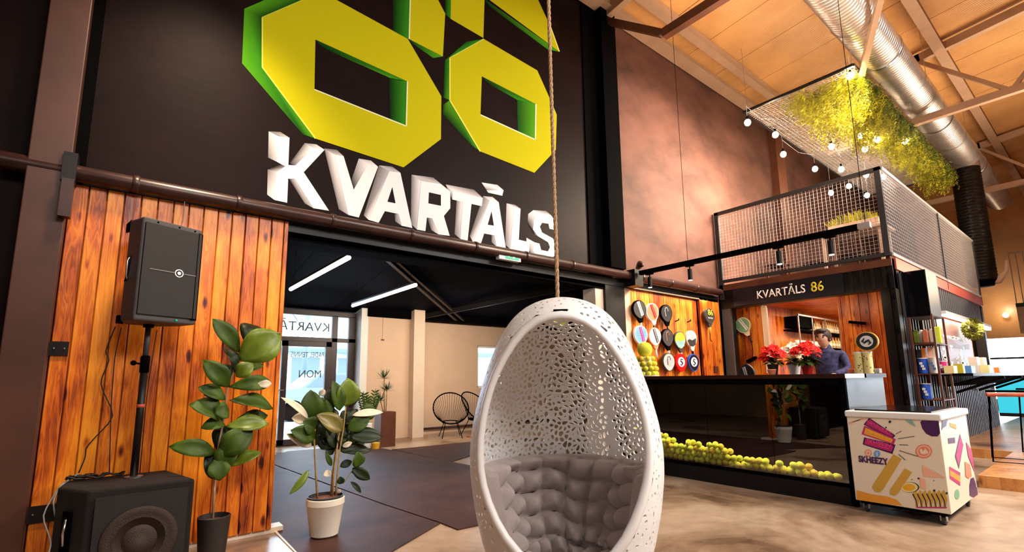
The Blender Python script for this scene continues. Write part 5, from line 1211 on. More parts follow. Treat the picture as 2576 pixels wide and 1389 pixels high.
def mossy(x0, x1, y0, y1, n, L0, L1, dens, mt, label, dens_fn=None, seed=1, nm='hanging_moss'):
    R = random.Random(seed); mb = MB()
    for k in range(n):
        x = R.uniform(x0, x1); y = R.uniform(y0, y1)
        if dens_fn and R.random() > dens_fn(x, y): continue
        L = R.uniform(L0, L1)*(.5+.5*noise.noise(Vector((x*2.2, y*3, 0)))+.35); p = Vector((x, y, MZ+R.uniform(-.02, .08))); 
        m_ = max(2, int(L/.045))
        for i in range(m_):
            q = p+Vector((R.uniform(-.02, .02), R.uniform(-.02, .02), -.045)); 
            for j in range(dens):
                a = R.uniform(0, 6.28); e = q+Vector((math.cos(a)*.05, math.sin(a)*.05, R.uniform(-.05, .02))); s_ = Vector((-math.sin(a), math.cos(a), 0))*.009
                mb.add([q-s_, q+s_, e], [(0, 1, 2)])
            p = q
    o = mb.build(nm, mt, fix=False); return tag(o, label, 'plants', kind='stuff')
def dfn(x, y):
    t = (x-MX0)/(MX1-MX0); yy = (y-MY0)/(MY1-MY0)
    return 1 if yy < .28+.38*max(0, .45-t)/.45 else .12*(t < .4)
mossy(MX0+.05, MX1-.1, MY0-.03, MY0+1.05, 2600, .15, .62, 4, 'moss', 'bright yellow-green trailing plants hanging thickly from the wire grid', dfn, 5)
mossy(MX0+.3, MX1-.1, MY0-.06, MY0+.14, 700, .10, .45, 4, 'moss_dark', 'darker green trailing plants along the outer edge of the wire grid', None, 8)
blb = [(1880, 308), (1952, 340), (1970, 388), (2050, 425), (2093, 370), (2115, 425), (2165, 340), (2176, 375), (2138, 190), (2275, 355), (2090, 485), (2135, 468), (2178, 440), (2182, 492), (2222, 445), (2208, 352)]
bz = [5.2, 5.2, 5.1, 5.0, 5.15, 5.0, 5.3, 5.2, 5.42, 5.3, 4.9, 5.0, 5.05, 4.9, 5.0, 5.3]
proto = None; prev = None
for i, ((x, y), z) in enumerate(zip(blb, bz)):
    p = at(x, y, 2, z); p.y = min(p.y, MY1); p.x = MX0+.06*round((p.x-MX0)/.06)
    if proto is None:
        proto = thing('light_bulb', (0, 0, 0), 'x', 'light bulb', 'bare bulbs hung under the wire grid')
        part(MB().ball((0, 0, 0), .048, 14, (1, 1, 1.15)), 'bulb_glass', 'bulb_glow', proto, True); part(MB().lathe([(.016, .04), (.018, .10), (.008, .11)], (0, 0, 0), 12), 'socket', 'black', proto, True)
        o = proto
    else: o = copy_tree(proto)
    o.location = p
    o['label'] = ['glowing bulb hanging at the front wall-side corner of the wire grid', 'second glowing bulb along the wall edge of the wire grid', 'third glowing bulb from the front, low beside the column', 'bright glowing bulb below the middle of the wire grid', 'bulb glowing under the middle of the grid, left of the plants', 'bulb glowing just above the railing, left of its corner post', 'glowing bulb among the plants, left of a close pair', 'glowing bulb just below the plants near the grid centre', 'very bright bulb at the front outer corner of the grid by the duct', 'bright glowing bulb in the plants at the outer edge of the grid', 'lowest left bulb seen through the railing mesh', 'second bulb from the left seen through the railing mesh', 'upper right bulb seen through the railing near the corner post', 'lower right bulb seen through the railing near the corner post', 'dim bulb just right of the railing corner post', 'bulb glowing beneath the middle of the hanging plants'][i]
    cd_ = MB().tube([(0, 0, .1), (0, 0, MZ+.01-p.z)], .003, 5).build('cord', 'cushion_light'); cd_.parent = o
    point((p.x, p.y, p.z-.0), 32 if i not in (8, 9) else 26, (1, .76, .5), .045, 'bulb_light')
    if prev is not None and (p-prev).length < 2.2 and i % 2 == 1:
        m_ = (p+prev)/2; o2 = MB().tube([prev+Vector((0, 0, .28)), m_+Vector((0, 0, .18)), p+Vector((0, 0, .28))], .003, 5).build('string_cord', 'cushion_light'); tag(o2, 'pale cord strung between two glowing bulbs under the wire grid', 'cord', 'cords between the bulbs')
    prev = p
# ================================================================== DUCTS, TRUSSES, PURLINS
g = thing('silver_duct', (10, 1.82, 6.0), 'large silver spiral ventilation duct running under the roof', 'duct')
prof_ = []; x = 3.0
while x < 19: prof_ += [(.262, x), (.262, x+.05), (.268, x+.058), (.262, x+.066)]; x += .066
part(MB().lathe(prof_, (0, 1.80, 5.98), 40, 'x'), 'duct_pipe', 'silver_duct', g, auto=50)
for x in (5.0, 8.6, 11.8, 15.2): part(MB().lathe([(.272, -.03), (.278, -.025), (.278, .025), (.272, .03)], (x, 1.80, 5.98), 40, 'x'), 'duct_collar', 'steel', g)
for x in (7.4, 9.9, 13.0): part(MB().tube([(x, 1.80+.275*math.cos(a), 5.98+.275*math.sin(a)) for a in [k*.35+math.pi for k in range(0, 10)]], .005, 5), 'hanging_strap', 'steel', g); part(MB().tube([(x, 1.53, 5.98), (x, 1.53, rz(1.53))], .004, 5), 'hanging_wire', 'steel', g)
g = thing('black_duct', (13.6, 1.62, 4), 'wide black flexible duct dropping vertically behind the kiosk', 'duct')
prof_ = []; z = 2.95
while z < 5.45: prof_ += [(.24, z), (.255, z+.03), (.24, z+.06)]; z += .06
p = at(2437, 480, 0, 14.6); q2 = at(2490, 700, 0, 14.6); DXX = 14.6; DY = (at(2400, 500, 0, DXX).y+at(2480, 500, 0, DXX).y)/2
RD = abs(at(2400, 500, 0, DXX).y-at(2480, 500, 0, DXX).y)/2
zlo = at(2490, 705, 0, DXX).z; zhi = at(2437, 425, 0, DXX).z; prof_ = []; z = zlo
while z < zhi: prof_ += [(RD*.96, z), (RD, z+.035), (RD*.96, z+.07)]; z += .07
part(MB().lathe(prof_, (DXX, DY, 0), 32), 'flexible_pipe', 'black_steel', g, auto=60)
part(MB().lathe([(RD*.7, zlo-.12), (RD*.98, zlo)], (DXX, DY, 0), 32), 'lower_cone', 'black', g, True)
part(MB().lathe([(RD*1.02, zhi), (RD*1.02, zhi+.5), (RD*.9, zhi+.6)], (DXX, DY, 0), 32), 'upper_sleeve', 'silver_duct', g, auto=50)
part(MB().tube([(DXX, DY-.1, zlo-.02), (DXX, DY-.25, zlo-.03), (DXX, DY-.38, zlo+.15), (DXX, DY-.42, zlo+.38)], [.09, .075, .05, .03], 12), 'tan_hose', 'planter_wood', g, True)
def truss(x, label):
    g = thing('roof_truss', (x, 0, 5.6), label, 'truss', 'steel roof trusses')
    zc = 5.58
    part(MB().beam((x, 3.28, zc), (x, -11.9, zc), .10, .12), 'bottom_chord', 'truss_paint', g)
    part(MB().beam((x, 1.76, rz(1.76)-.14), (x, -11.9, rz(-11.9)-.14), .10, .14), 'top_chord', 'truss_paint', g)
    part(MB().beam((x, 4.25, rz(4.25)-.14), (x, 1.7, rz(1.7)-.14), .10, .14), 'top_chord', 'truss_paint', g)
    part(MB().beam((x, 3.3, zc+.02), (x, 4.2, 6.35), .09, .09), 'end_strut', 'truss_paint', g)
    y = 1.72; k = 0
    while y > -11:
        a, b_ = (y, y-1.05); 
        part(MB().beam((x, a, (rz(a)-.2) if k % 2 == 0 else zc), (x, b_, zc if k % 2 == 0 else rz(b_)-.2), .06, .06), 'diagonal', 'truss_paint', g); y -= 1.05; k += 1
        if k > 6: break
    return g
t1_ = truss(5.2, 'dark brown steel truss end above the black column in the upper left of the roof')
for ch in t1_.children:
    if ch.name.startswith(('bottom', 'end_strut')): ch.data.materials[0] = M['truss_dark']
truss(10.7, 'tan steel truss crossing in front of the silver duct')
truss(16.2, 'furthest tan steel truss, beyond the black duct')
g = thing('roof_brace', (7.9, 1.6, 6), 'tan steel brace crossing the silver duct at the top of the picture', 'beam')
bp0 = at(2167, 188, 2, 5.46); bp1 = at(2216, -10, 2, 5.88); bp1b = bp0.lerp(bp1, 1.25)
part(MB().beam(bp0, bp1b, .07, .09), 'brace_bar', 'truss_paint', g); part(MB().beam(bp1b, (bp1b.x, bp1b.y-.1, rz(bp1b.y)), .05, .05), 'hanger', 'truss_paint', g)
for y, w_, h_, lb in ((4.17, .16, .10, 'pale roof beam running along the top of the wall'), (3.72, .07, .16, 'second roof beam parallel to the wall'), (1.42, .09, .2, 'brown roof beam running beside the silver duct'), (-6.5, .08, .18, 'roof beam far to the right of the duct')):
    g = thing('purlin', (9, y, rz(y)-.12), lb, 'beam')
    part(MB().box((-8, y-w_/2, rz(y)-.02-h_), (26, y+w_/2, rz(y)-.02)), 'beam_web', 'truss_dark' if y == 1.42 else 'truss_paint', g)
    part(MB().box((-8, y-w_/2-.03, rz(y)-.03-h_), (26, y+w_/2+.03, rz(y)-.02-h_)), 'beam_flange', 'truss_paint', g)
# ================================================================== BAR SIDE OF THE KIOSK
g = thing('television', (8.5, 1.77, 2.25), 'black television cabinet mounted on the side of the kiosk', 'television')
part(MB().box((8.42, 1.60, 1.92), (9.0, 1.86, 2.56)), 'cabinet', 'grey_steel', g); part(MB().box((8.405, 1.605, 1.93), (8.42, 1.86, 2.55)), 'screen', 'tv_screen', g)
rk_ = thing('display_rack', (8.65, 1.7, 0), 'brown steel display rack of bags, boxes and cups under the television', 'shelf')
for x in (8.42, 9.05):
    for y in (1.60, 1.84): part(MB().box((x-.012, y-.012, .12), (x+.012, y+.012, 1.95)), 'upright', 'truss_dark', rk_)
for z in (.50, .82, 1.16, 1.56, 1.94): part(MB().box((8.41, 1.59, z-.012), (9.06, 1.85, z)), 'shelf_board', 'truss_dark', rk_)
R = random.Random(6)
def cyl(x, y, z, r, h, mt, nm, lb, cat, grp=None):
    t = thing(nm, (x, y, z), lb, cat, grp); part(MB().lathe([(r*.9, 0), (r, h*.02), (r, h)], (x, y, z), 18), 'body', mt, t, auto=40); part(MB().lathe([(r*1.04, h), (r*1.04, h*1.05), (0, h*1.05)], (x, y, z), 18), 'lid', 'white', t, auto=40)
    mb = MB(); 
    for k in range(3): mb.box((x-r-.003, y-.02+.012*k-r*.2, z+h*(.25+.18*k)), (x-r*.93, y+.012+.012*k-r*.2, z+h*(.4+.18*k)))
    part(mb, 'printed_marks', 'white_text' if mt != 'white' else 'sky', t); return t
cyl(8.50, 1.775, 1.16, .058, .20, 'blue', 'snack_tub', 'blue tub with white print on the waist-high rack shelf', 'tub')
cyl(8.50, 1.665, 1.16, .05, .20, 'white', 'snack_tub', 'white tub standing right of the blue one on the rack', 'tub')
cyl(8.50, 1.78, .82, .055, .20, 'blue', 'snack_tub', 'blue tub with white print alone on the low rack shelf', 'tub')
cyl(8.80, 1.63, 1.16, .05, .16, 'magenta', 'snack_tub', 'magenta tub at the side of the rack', 'tub')
for i, (y, x, mt, h) in enumerate(((1.80, 8.47, 'charcoal', .12), (1.76, 8.5, 'orange', .14), (1.69, 8.5, 'peach', .15), (1.64, 8.5, 'cream', .15))):
    o = bevel(MB().box((x, y-.028, 1.56-.4), (x+.1, y+.022, 1.56-.4+h)).build('snack_box', mt), .004); o.location.z = .405; tag(o, ['black carton on the second rack shelf, left end', 'orange carton on the second rack shelf', 'peach carton on the second rack shelf', 'cream carton on the second rack shelf, right end'][i], 'box')
for o in [o for o in bpy.data.objects if o.name.startswith('snack_box')]: o.location.z = 0.0
for o in [o for o in bpy.data.objects if o.name.startswith('snack_box')]:
    for v in o.data.vertices: v.co.z += .205
for i, (y, mt) in enumerate(((1.80, 'moss_dark'), (1.75, 'white'), (1.70, 'salmon'), (1.65, 'white'), (1.63, 'cream'))):
    x = 8.47+.06*(i % 2); mb = MB()
    mb.prism([(x, y-.03, 1.565), (x, y+.03, 1.565), (x, y+.034, 1.72), (x, y+.01, 1.76), (x, y-.03, 1.74)], (.05, .01, 0)); o = bevel(mb.build('snack_bag', mt), .012, 2)
    tag(o, ['green snack bag on the top rack shelf', 'white snack bag next to the green one on the top rack shelf', 'pink snack bag in the middle of the top rack shelf', 'white snack bag right of the pink one on the top rack shelf', 'cream snack bag at the right end of the top rack shelf'][i], 'bag')
o = bevel(MB().box((8.78, 1.60, 1.565), (8.84, 1.68, 1.80)).build('snack_bag', 'fluorescent_yellow'), .01); tag(o, 'lime green packet at the side of the top rack shelf', 'bag')
# LED strip, poster, opening
g = thing('led_strip', (12, 1.8, 2.1), 'glaring linear strip light over the bar hatch', 'light')
part(MB().box((10.0, 1.72, 2.08), (13.9, 1.80, 2.13)), 'housing', 'white', g); part(MB().box((10.02, 1.73, 2.055), (12.6, 1.79, 2.08)), 'glowing_tube', 'led_glow', g); part(MB().box((12.75, 1.73, 2.03), (13.9, 1.79, 2.08)), 'glowing_tube', 'led_glow', g)
area((12, 1.55, 2.0), (12, 1.7, 1.1), 3.6, .08, 28, (1, .82, .6), 'bar_light')
ps = thing('bar_poster', (11, 1.9, 1.6), 'brown photo poster reading MEŽPILS on the bar wall', 'poster')
part(MB().box((10.0, YA+.01, 1.16), (12.6, YA+.03, 2.06)), 'panel', 'brick', ps)
p0 = at(2374, 850, 1, YA-.0); p1 = at(2434, 846, 1, YA)
text('MEŽPILS', 'poster_name', 'white_text', (p0.x, YA+.009, p0.z), (1, 0, 0), (0, 0, 1), .07, ps, width=p1.x-p0.x, bold=.02)
mb = MB(); R = random.Random(9)
for k in range(26): x = R.uniform(10.1, 12.4); z = R.uniform(1.25, 1.6); mb.box((x, YA+.005, z), (x+R.uniform(.05, .2), YA+.011, z+R.uniform(.02, .07)))
part(mb, 'printed_crowd', 'cream', ps)['kind'] = 'stuff'
part(MB().prism([(10.1, YA+.007, 1.62), (10.9, YA+.007, 1.72), (11.5, YA+.007, 1.64), (12.3, YA+.007, 1.70), (12.3, YA+.007, 1.60), (10.1, YA+.007, 1.56)], (0, .004, 0)), 'printed_hills', 'truss_dark', ps)
# bar top
g = thing('bar_counter', (12, 1.3, 1.15), 'long dark bar top fixed along the corrugated side of the kiosk', 'counter')
yb0 = 1.15
part(MB().prism([(9.1, YA-.03, 1.12), (9.25, 1.40, 1.12), (10.2, yb0, 1.12), (14.5, yb0, 1.12), (14.5, YA-.03, 1.12)], (0, 0, .04)), 'bar_top', 'black_gloss', g)
for x in (10.4, 12.2, 13.9): part(MB().beam((x, yb0+.08, 1.10), (x, YA-.05, .86), .04, .04), 'bracket', 'black_steel', g)
part(MB().prism([(9.95, 1.4, 1.12), (14.4, 1.22, 1.12), (14.4, YA-.04, .98), (9.9, YA-.04, .98)], (0, 0, -.02)), 'underside', 'black', g)
mo = MB(); R = random.Random(12); pm = at(2447, 828, 1, 1.68)
for k in range(900):
    d = Vector((R.gauss(0, 1), R.gauss(0, 1), R.gauss(0, 1))).normalized(); c = Vector((pm.x, 1.68, pm.z))+Vector((d.x*.24, d.y*.12, d.z*.17))*R.uniform(.7, 1); s_ = d.orthogonal()*.02; mo.add([c-s_, c+s_, c+d*.05], [(0, 1, 2)])
tag(mo.build('moss_ball', 'hedge', fix=False), 'yellow-green round clump of foliage hanging at the end of the bar poster', 'plant')
def yb(px, py, y): p = at(px, py, 1, y); return p.x
for px, w_, h_, mt, lb, y in ((2390, .35, .10, 'pale_yellow', 'yellow box at the left end of the bar top', 1.55), (2412, .22, .13, 'logo_yellow', 'stronger yellow box second along the bar top', 1.55), (2436, .5, .11, 'sky', 'light blue box on the bar top', 1.55), (2452, .4, .26, 'cream', 'tall cream box on the bar top under the foliage', 1.6), (2482, .7, .13, 'pale_yellow', 'low wide yellow box stacked on the bar top', 1.5), (2470, .5, .27, 'cream', 'cream box behind the low yellow one on the bar', 1.65), (2504, .35, .10, 'orange', 'small orange carton at the far end of the bar', 1.5)):
    x = yb(px, 920, y); t = thing('bar_box', (x, y, 1.16), lb, 'box'); part(MB().box((x-w_/2*.6, y-.05, 1.16), (x+w_/2*.6, y+.05, 1.16+h_)), 'carton', mt, t); part(MB().box((x-w_/2*.5, y-.053, 1.17), (x-w_/2*.0, y-.05, 1.16+h_*.7)), 'printed_label', 'white_text', t)
# platform
struct(MB().box((7.0, -6, 0), (20, 1.14, .12)).build('floor_platform', 'deck_wood'))
struct(MB().box((9.4, 1.14, 0), (20, YA, .12)).build('floor_platform', 'deck_wood'))
def stool(x, y, rz_, lb, h=.80):
    c = thing('bar_stool', (0, 0, 0), lb, 'stool', 'bar stools')
    o = part(MB().box((-.2, -.2, h-.04), (.2, .2, h)), 'seat', 'seat_wood', c); bevel(o, .02, 3)
    part(MB().tube([(-.19, -.19, h+.02), (.19, -.19, h+.02), (.19, .19, h+.02), (-.19, .19, h+.02)], .008, 6, closed=True), 'seat_edge', 'black', c)
    for sx2 in (-1, 1):
        part(MB().tube([(sx2*.17, -.17, h-.04), (sx2*.2, -.22, .01), (sx2*.2, .22, .01), (sx2*.17, .17, h-.04)], .010, 6), 'leg', 'black', c)
    part(MB().tube([(-.19, -.2, .28), (.19, -.2, .28)], .009, 6), 'footrest', 'black', c); part(MB().tube([(-.19, .2, .28), (.19, .2, .28)], .009, 6), 'footrest', 'black', c)
    c.location = (x, y, .12); c.rotation_euler.z = rz_
stool(8.35, .98, .15, 'bar stool with reddish wooden seat on the timber platform, nearest the freezer')
stool(9.6, .85, .1, 'bar stool with reddish seat at the right edge behind the nearer stool', .8)
# ================================================================== SHOP ATTENDANT
pe = thing('person', (7.2, 2.45, 0), 'person in a dark patterned shirt behind the counter, looking down', 'person')
bx, by = 7.1, at(2082, 900, 0, 7.1).y
me = bpy.data.meshes.new('body'); sk = [((0, 0, .95), .16, .12), ((0, 0, 1.12), .15, .11), ((0, 0, 1.28), .18, .12), ((0, 0, 1.38), .14, .10), ((-.02, 0, 1.45), .055, .055), ((-.05, 0, 1.50), .06, .06),
    ((0, .17, 1.36), .06, .06), ((-.06, .23, 1.16), .045, .045), ((-.26, .16, 1.10), .035, .035), ((0, -.17, 1.36), .06, .06), ((-.06, -.23, 1.16), .045, .045), ((-.26, -.14, 1.10), .035, .035), ((0, .09, .8), .09, .09), ((0, .09, .42), .06, .06), ((0, .09, -.02), .045, .045), ((0, -.09, .8), .09, .09), ((0, -.09, .42), .06, .06), ((0, -.09, -.02), .045, .045)]
ed = [(0, 1), (1, 2), (2, 3), (3, 4), (4, 5), (2, 6), (6, 7), (7, 8), (2, 9), (9, 10), (10, 11), (0, 12), (12, 13), (13, 14), (0, 15), (15, 16), (16, 17)]
me.from_pydata([(s[0][0]+bx, s[0][1]+by, s[0][2]+.06) for s in sk], ed, []); ob = bpy.data.objects.new('body', me); COL.objects.link(ob)
md = ob.modifiers.new('skin', 'SKIN'); md.use_smooth_shade = True
for i, s in enumerate(sk): me.skin_vertices[0].data[i].radius = (s[1], s[2])
me.skin_vertices[0].data[0].use_root = True
ob.modifiers.new('sub', 'SUBSURF').levels = 2; me.materials.append(M['shirt']); wparent(ob, pe)
hz = 1.62; hx = bx-.08
def headmesh(cx, cy, cz):
    mb = MB(); n = 24; vs = []; fs = []
    for i in range(17):
        a = math.pi*i/16-math.pi/2
        for k in range(n):
            t = 2*math.pi*k/n; d = Vector((math.cos(a)*math.cos(t), math.cos(a)*math.sin(t), math.sin(a))); r = Vector((d.x*.095, d.y*.075, d.z*.118))
            if d.x < 0 and d.z < 0: r.x *= 1-.12*abs(d.z); r.y *= 1-.35*abs(d.z)
            if d.x < -.8 and abs(d.y) < .2 and -.35 < d.z < .1: r.x -= .018*(1-abs(d.y)/.2)*(1-abs(d.z+.15)/.3 if abs(d.z+.15) < .3 else 0)
            if d.x < -.5 and .12 < abs(d.y) < .5 and abs(d.z-.08) < .12: r.x += .006
            vs.append(Vector((cx, cy, cz))+r)
    for i in range(16):
        for k in range(n): fs.append((i*n+k, i*n+(k+1) % n, (i+1)*n+(k+1) % n, (i+1)*n+k))
    return mb.add(vs, fs)
hd = part(headmesh(hx, by, hz), 'head', 'skin', pe, True)
mb = MB()
for s in (-1, 1): mb.ball((hx-.082, by+s*.030, hz+.012), .009, 8)
sub(mb, 'eyes', 'charcoal', hd, True)
mb = MB()
for s in (-1, 1): mb.ball((hx+.005, by+s*.076, hz-.005), .022, 8, (.6, .35, 1.2))
sub(mb, 'ears', 'skin', hd, True); sub(MB().box((hx-.086, by-.018, hz-.055), (hx-.078, by+.018, hz-.049)), 'mouth', 'salmon', hd)
mb = MB(); mb.ball((hx+.018, by, hz+.028), .105, 20, (1.0, .86, 1.02)); mb.ball((hx-.035, by+.01, hz+.09), .06, 14, (1.1, 1.2, .6)); part(mb, 'hair', 'hair', pe, True)
part(MB().tube([(bx-.015, by, 1.42), (bx-.05, by, 1.56)], [.05, .045], 12), 'neck', 'skin', pe, True)
for s in (-1, 1):
    h0 = Vector((bx-.26, by+s*.15, 1.16)); mb = MB(); mb.ball(h0+Vector((-.04, 0, 0)), .035, 10, (1.2, 1, .5))
    for k in range(4): mb.tube([h0+Vector((-.07, (k-1.5)*.018, 0)), h0+Vector((-.10, (k-1.5)*.019, -.004)), h0+Vector((-.125+.004*abs(k-1.5), (k-1.5)*.019, -.014))], [.009, .008, .007], 6)
    mb.tube([h0+Vector((-.03, -s*.03, 0)), h0+Vector((-.06, -s*.055, -.005))], [.010, .008], 6); part(mb, 'hand', 'skin', pe, True)
# ================================================================== FREEZER
fz = thing('chest_freezer', (5.4, 1.3, 0), 'white ice cream chest freezer on castors covered in colourful stickers', 'freezer')
c0 = at(2393.5, 1293.6, 2, .1); FXX = 5.03; fy0, fy1 = 1.0, 1.625; fx1 = 6.02; ztop = .86
o = part(MB().box((FXX, fy0, .095), (fx1, fy1, .79)), 'body', 'white', fz); o.data.materials[0] = mat('freezer_cream', (.80, .70, .56), .35); bevel(o, .006)
o = part(MB().box((FXX-.015, fy0-.02, .79), (fx1+.01, fy1+.01, .845)), 'top_rim', 'white', fz); bevel(o, .014, 3)
part(MB().box((FXX+.05, fy0+.05, .842), (fx1-.05, fy1-.05, .857)), 'sliding_lid', 'tv_screen', fz)
part(MB().box((FXX+.03, fy0+.03, .07), (fx1-.03, fy1-.03, .095)), 'base_frame', 'black', fz)
for x, y in ((FXX+.06, fy0+.06), (FXX+.06, fy1-.06), (fx1-.08, fy0+.06), (fx1-.08, fy1-.06)):
    w0 = part(MB().lathe([(.034, -.012), (.034, .012)], (x, y, .034), 16, 'y'), 'castor_wheel', 'dark_grey', fz); sub(MB().box((x-.02, y-.02, .03), (x+.02, y-.014, .085)).box((x-.02, y+.014, .03), (x+.02, y+.02, .085)), 'castor_fork', 'steel', w0)
# stickers: coordinates u,v in photo px on the front (x) face and the end (y) face
def FP(px, py, o_=.0): p = at(px, py, 0, FXX-.001); return Vector((FXX-.001-o_, min(max(p.y, fy0+.001), fy1-.001), min(max(p.z, .097), .79)))
def SPt(px, py, o_=.0): p = at(px, py, 1, fy0-.001); return Vector((min(max(p.x, FXX+.001), fx1-.001), fy0-.001-o_, min(max(p.z, .097), .79)))
def zo(x, y): return (2100+x/3.237, 960+y/3.237)
lay_ = [0]
def stick(pts, mt, nm, fn=FP, z=None):
    lay_[0] += 1; o_ = .0004*(1+lay_[0] % 9) if z is None else z
    return part(MB().prism([fn(*zo(x, y), o_) for x, y in pts], Vector((-.0004, 0, 0)) if fn is FP else Vector((0, -.0004, 0))), nm, mt, fz)
def ell(cx, cy, rx, ry, n=24, a0=0, a1=2*math.pi): return [(cx+rx*math.cos(a0+(a1-a0)*k/n), cy+ry*math.sin(a0+(a1-a0)*k/n)) for k in range(n)]
stick([(280, 292), (495, 440), (470, 465), (235, 350)], 'purple', 'wrapper_sticker', z=.001); stick([(285, 308), (478, 440), (462, 452), (248, 348)], 'magenta', 'wrapper_print', z=.0015)
stick([(240, 455), (495, 515), (470, 590), (228, 512)], 'purple', 'wrapper_sticker', z=.001); stick([(250, 468), (478, 525), (462, 572), (240, 508)], 'magenta', 'wrapper_print', z=.0015)
stick([(242, 360), (497, 470), (480, 515), (220, 428)], 'magenta', 'wrapper_sticker', z=.002); stick([(250, 375), (475, 472), (462, 500), (238, 425)], 'sun_orange', 'wrapper_print', z=.0025)
for org_, ang_, wd in (((250, 345), 1, 230), ((250, 500), 1, 215), ((245, 415), 1, 215)):
    pass
def ftext(s, a, b_, h, mt, nm, bold=.02):
    A = FP(*zo(*a), .0030); B = FP(*zo(*b_), .0030); text(s, nm, mt, A, (B-A), Vector((0, 0, 1)), h, fz, width=(B-A).length, ext=.0004, bold=bold)
ftext('SKHEEZY', (262, 505), (468, 560), .045, 'pink', 'wrapper_name'); ftext('SKHEEZY', (262, 345), (470, 448), .035, 'pink', 'wrapper_name'); ftext('SKHEEZY', (262, 420), (462, 490), .028, 'yellow', 'wrapper_name')
ftext('SKHEEZY', (197, 655), (440, 682), .055, 'purple', 'brand_name', .045)
stick(ell(273, 582, 28, 28), 'salmon', 'camera_icon', z=.001); stick(ell(273, 582, 20, 20), 'freezer_cream', 'camera_icon_inner', z=.0014); stick(ell(273, 582, 11, 11), 'salmon', 'camera_icon_lens', z=.0018)
stick(ell(344, 588, 27, 27), 'sky', 'letter_icon', z=.001); ftext('f', (338, 608), (354, 610), .035, 'white_text', 'letter_icon_print')
stick([(478, 592), (545, 632), (400, 870), (370, 902), (330, 898), (305, 865), (312, 838)], 'gold', 'ice_cream_stick'); stick([(570, 708), (628, 742), (520, 905), (490, 932), (450, 915), (452, 880)], 'gold', 'ice_cream_stick')
for k in (0, 1): pass
stick(ell(845, 270, 148, 175, 20, 0, math.pi)[:] if False else [(705, 270), (697, 330), (712, 380), (745, 425), (790, 447), (838, 447), (866, 420), (852, 265)], 'purple', 'purple_dot', z=.001)
stick([(866, 265), (868, 400), (880, 378), (905, 365), (915, 320), (914, 262)], 'purple', 'purple_dot', SPt, z=.001)
stick([(550, 262), (585, 280), (625, 310), (662, 368), (610, 340), (575, 300)], 'teal', 'teal_brush')
stick(ell(725, 568, 68, 57), 'salmon', 'round_seal', z=.001); stick(ell(725, 568, 55, 46), 'freezer_cream', 'round_seal_ring', z=.0013); stick(ell(725, 568, 48, 40), 'salmon', 'round_seal_core', z=.0016)
stick([(690, 560), (705, 545), (720, 568), (738, 545), (765, 580), (735, 592), (705, 590)], 'freezer_cream', 'round_seal_wave', z=.002)
for a, b_ in (((497, 428), (545, 402)), ((515, 466), (650, 446)), ((525, 514), (598, 518)), ((525, 562), (678, 610)), ((520, 592), (578, 640))):
    dx, dy = b_[0]-a[0], b_[1]-a[1]; L = math.hypot(dx, dy); nx, ny = -dy/L*2.2, dx/L*2.2; stick([(a[0]+nx, a[1]+ny), (b_[0]+nx, b_[1]+ny), (b_[0]-nx, b_[1]-ny), (a[0]-nx, a[1]-ny)], 'charcoal', 'ray_line')
for cx, cy, r_ in ((450, 328, 11), (418, 374, 7), (482, 302, 4), (682, 790, 8), (810, 888, 10), (912, 910, 9), (806, 808, 4), (630, 798, 4), (925, 862, 4)): stick(ell(cx, cy, r_, r_, 10), 'charcoal', 'seed_dot')
stick(ell(613, 862, 75, 42), 'charcoal', 'lemon_rim', z=.001); stick(ell(607, 862, 70, 40), 'pale_yellow', 'lemon_slice', z=.0014); stick(ell(605, 863, 50, 28), 'yellow', 'lemon_flesh', z=.0018)
stick([(178, 885), (300, 918), (420, 935), (500, 960), (550, 1010), (400, 995), (180, 962)], 'sun_orange', 'orange_band', z=.0006)
stick([(712, 680), (900, 785), (720, 775)], 'peach', 'peach_shard'); stick([(690, 780), (735, 800), (745, 880), (700, 870)], 'peach', 'peach_shard')
stick([(100, 340), (290, 262), (230, 300), (130, 350)], 'peach', 'peach_stroke', z=.0006)
for k in range(7):
    x = 632+k*38; stick([(x, 905+k*-1), (x+28, 900), (x+52, 1000), (x+40, 1030), (x+20, 1025)] if False else [(x, 920), (x+24, 885), (x+34, 890), (x+58, 965), (x+40, 1030), (x+28, 1026), (x+24, 960)], 'gold', 'pastry_slice', z=.001)
    stick([(x, 920), (x+6, 910), (x+34, 965), (x+46, 1030), (x+38, 1028), (x+26, 968)], 'charcoal', 'chocolate_line', z=.0016)
stick([(665, 1020), (915, 1022), (912, 1032), (668, 1030)], 'magenta', 'berry_line', z=.002)
# end face stickers
stick([(1018, 425), (1045, 520), (1010, 710), (978, 610)], 'purple', 'wrapper_sticker', SPt, z=.001); stick([(1020, 450), (1040, 522), (1008, 680), (988, 608)], 'pink', 'wrapper_print', SPt, z=.0015)
stick([(1072, 385), (1120, 560), (1140, 640), (1110, 560)], 'salmon', 'red_stroke', SPt); stick([(1066, 490), (1110, 560), (1165, 700), (1160, 740), (1135, 735), (1085, 610)], 'magenta', 'berry_stroke', SPt)
stick([(1058, 650), (1100, 680), (1112, 770), (1085, 790), (1062, 770)], 'salmon', 'red_patch', SPt); stick([(932, 692), (1020, 742), (1020, 850), (936, 790)], 'magenta', 'wrapper_sticker', SPt, z=.001); stick([(934, 720), (1020, 770), (1018, 820), (936, 765)], 'sun_orange', 'wrapper_print', SPt, z=.0016)
stick(ell(995, 920, 20, 42), 'leafy', 'green_leaf', SPt); stick([(920, 462), (976, 455), (980, 500), (925, 508)], 'purple', 'small_name', SPt); stick([(935, 335), (985, 350), (990, 390), (938, 365)], 'gold', 'gold_patch', SPt); stick(ell(875, 410, 10, 30), 'leafy', 'green_leaf', FP)
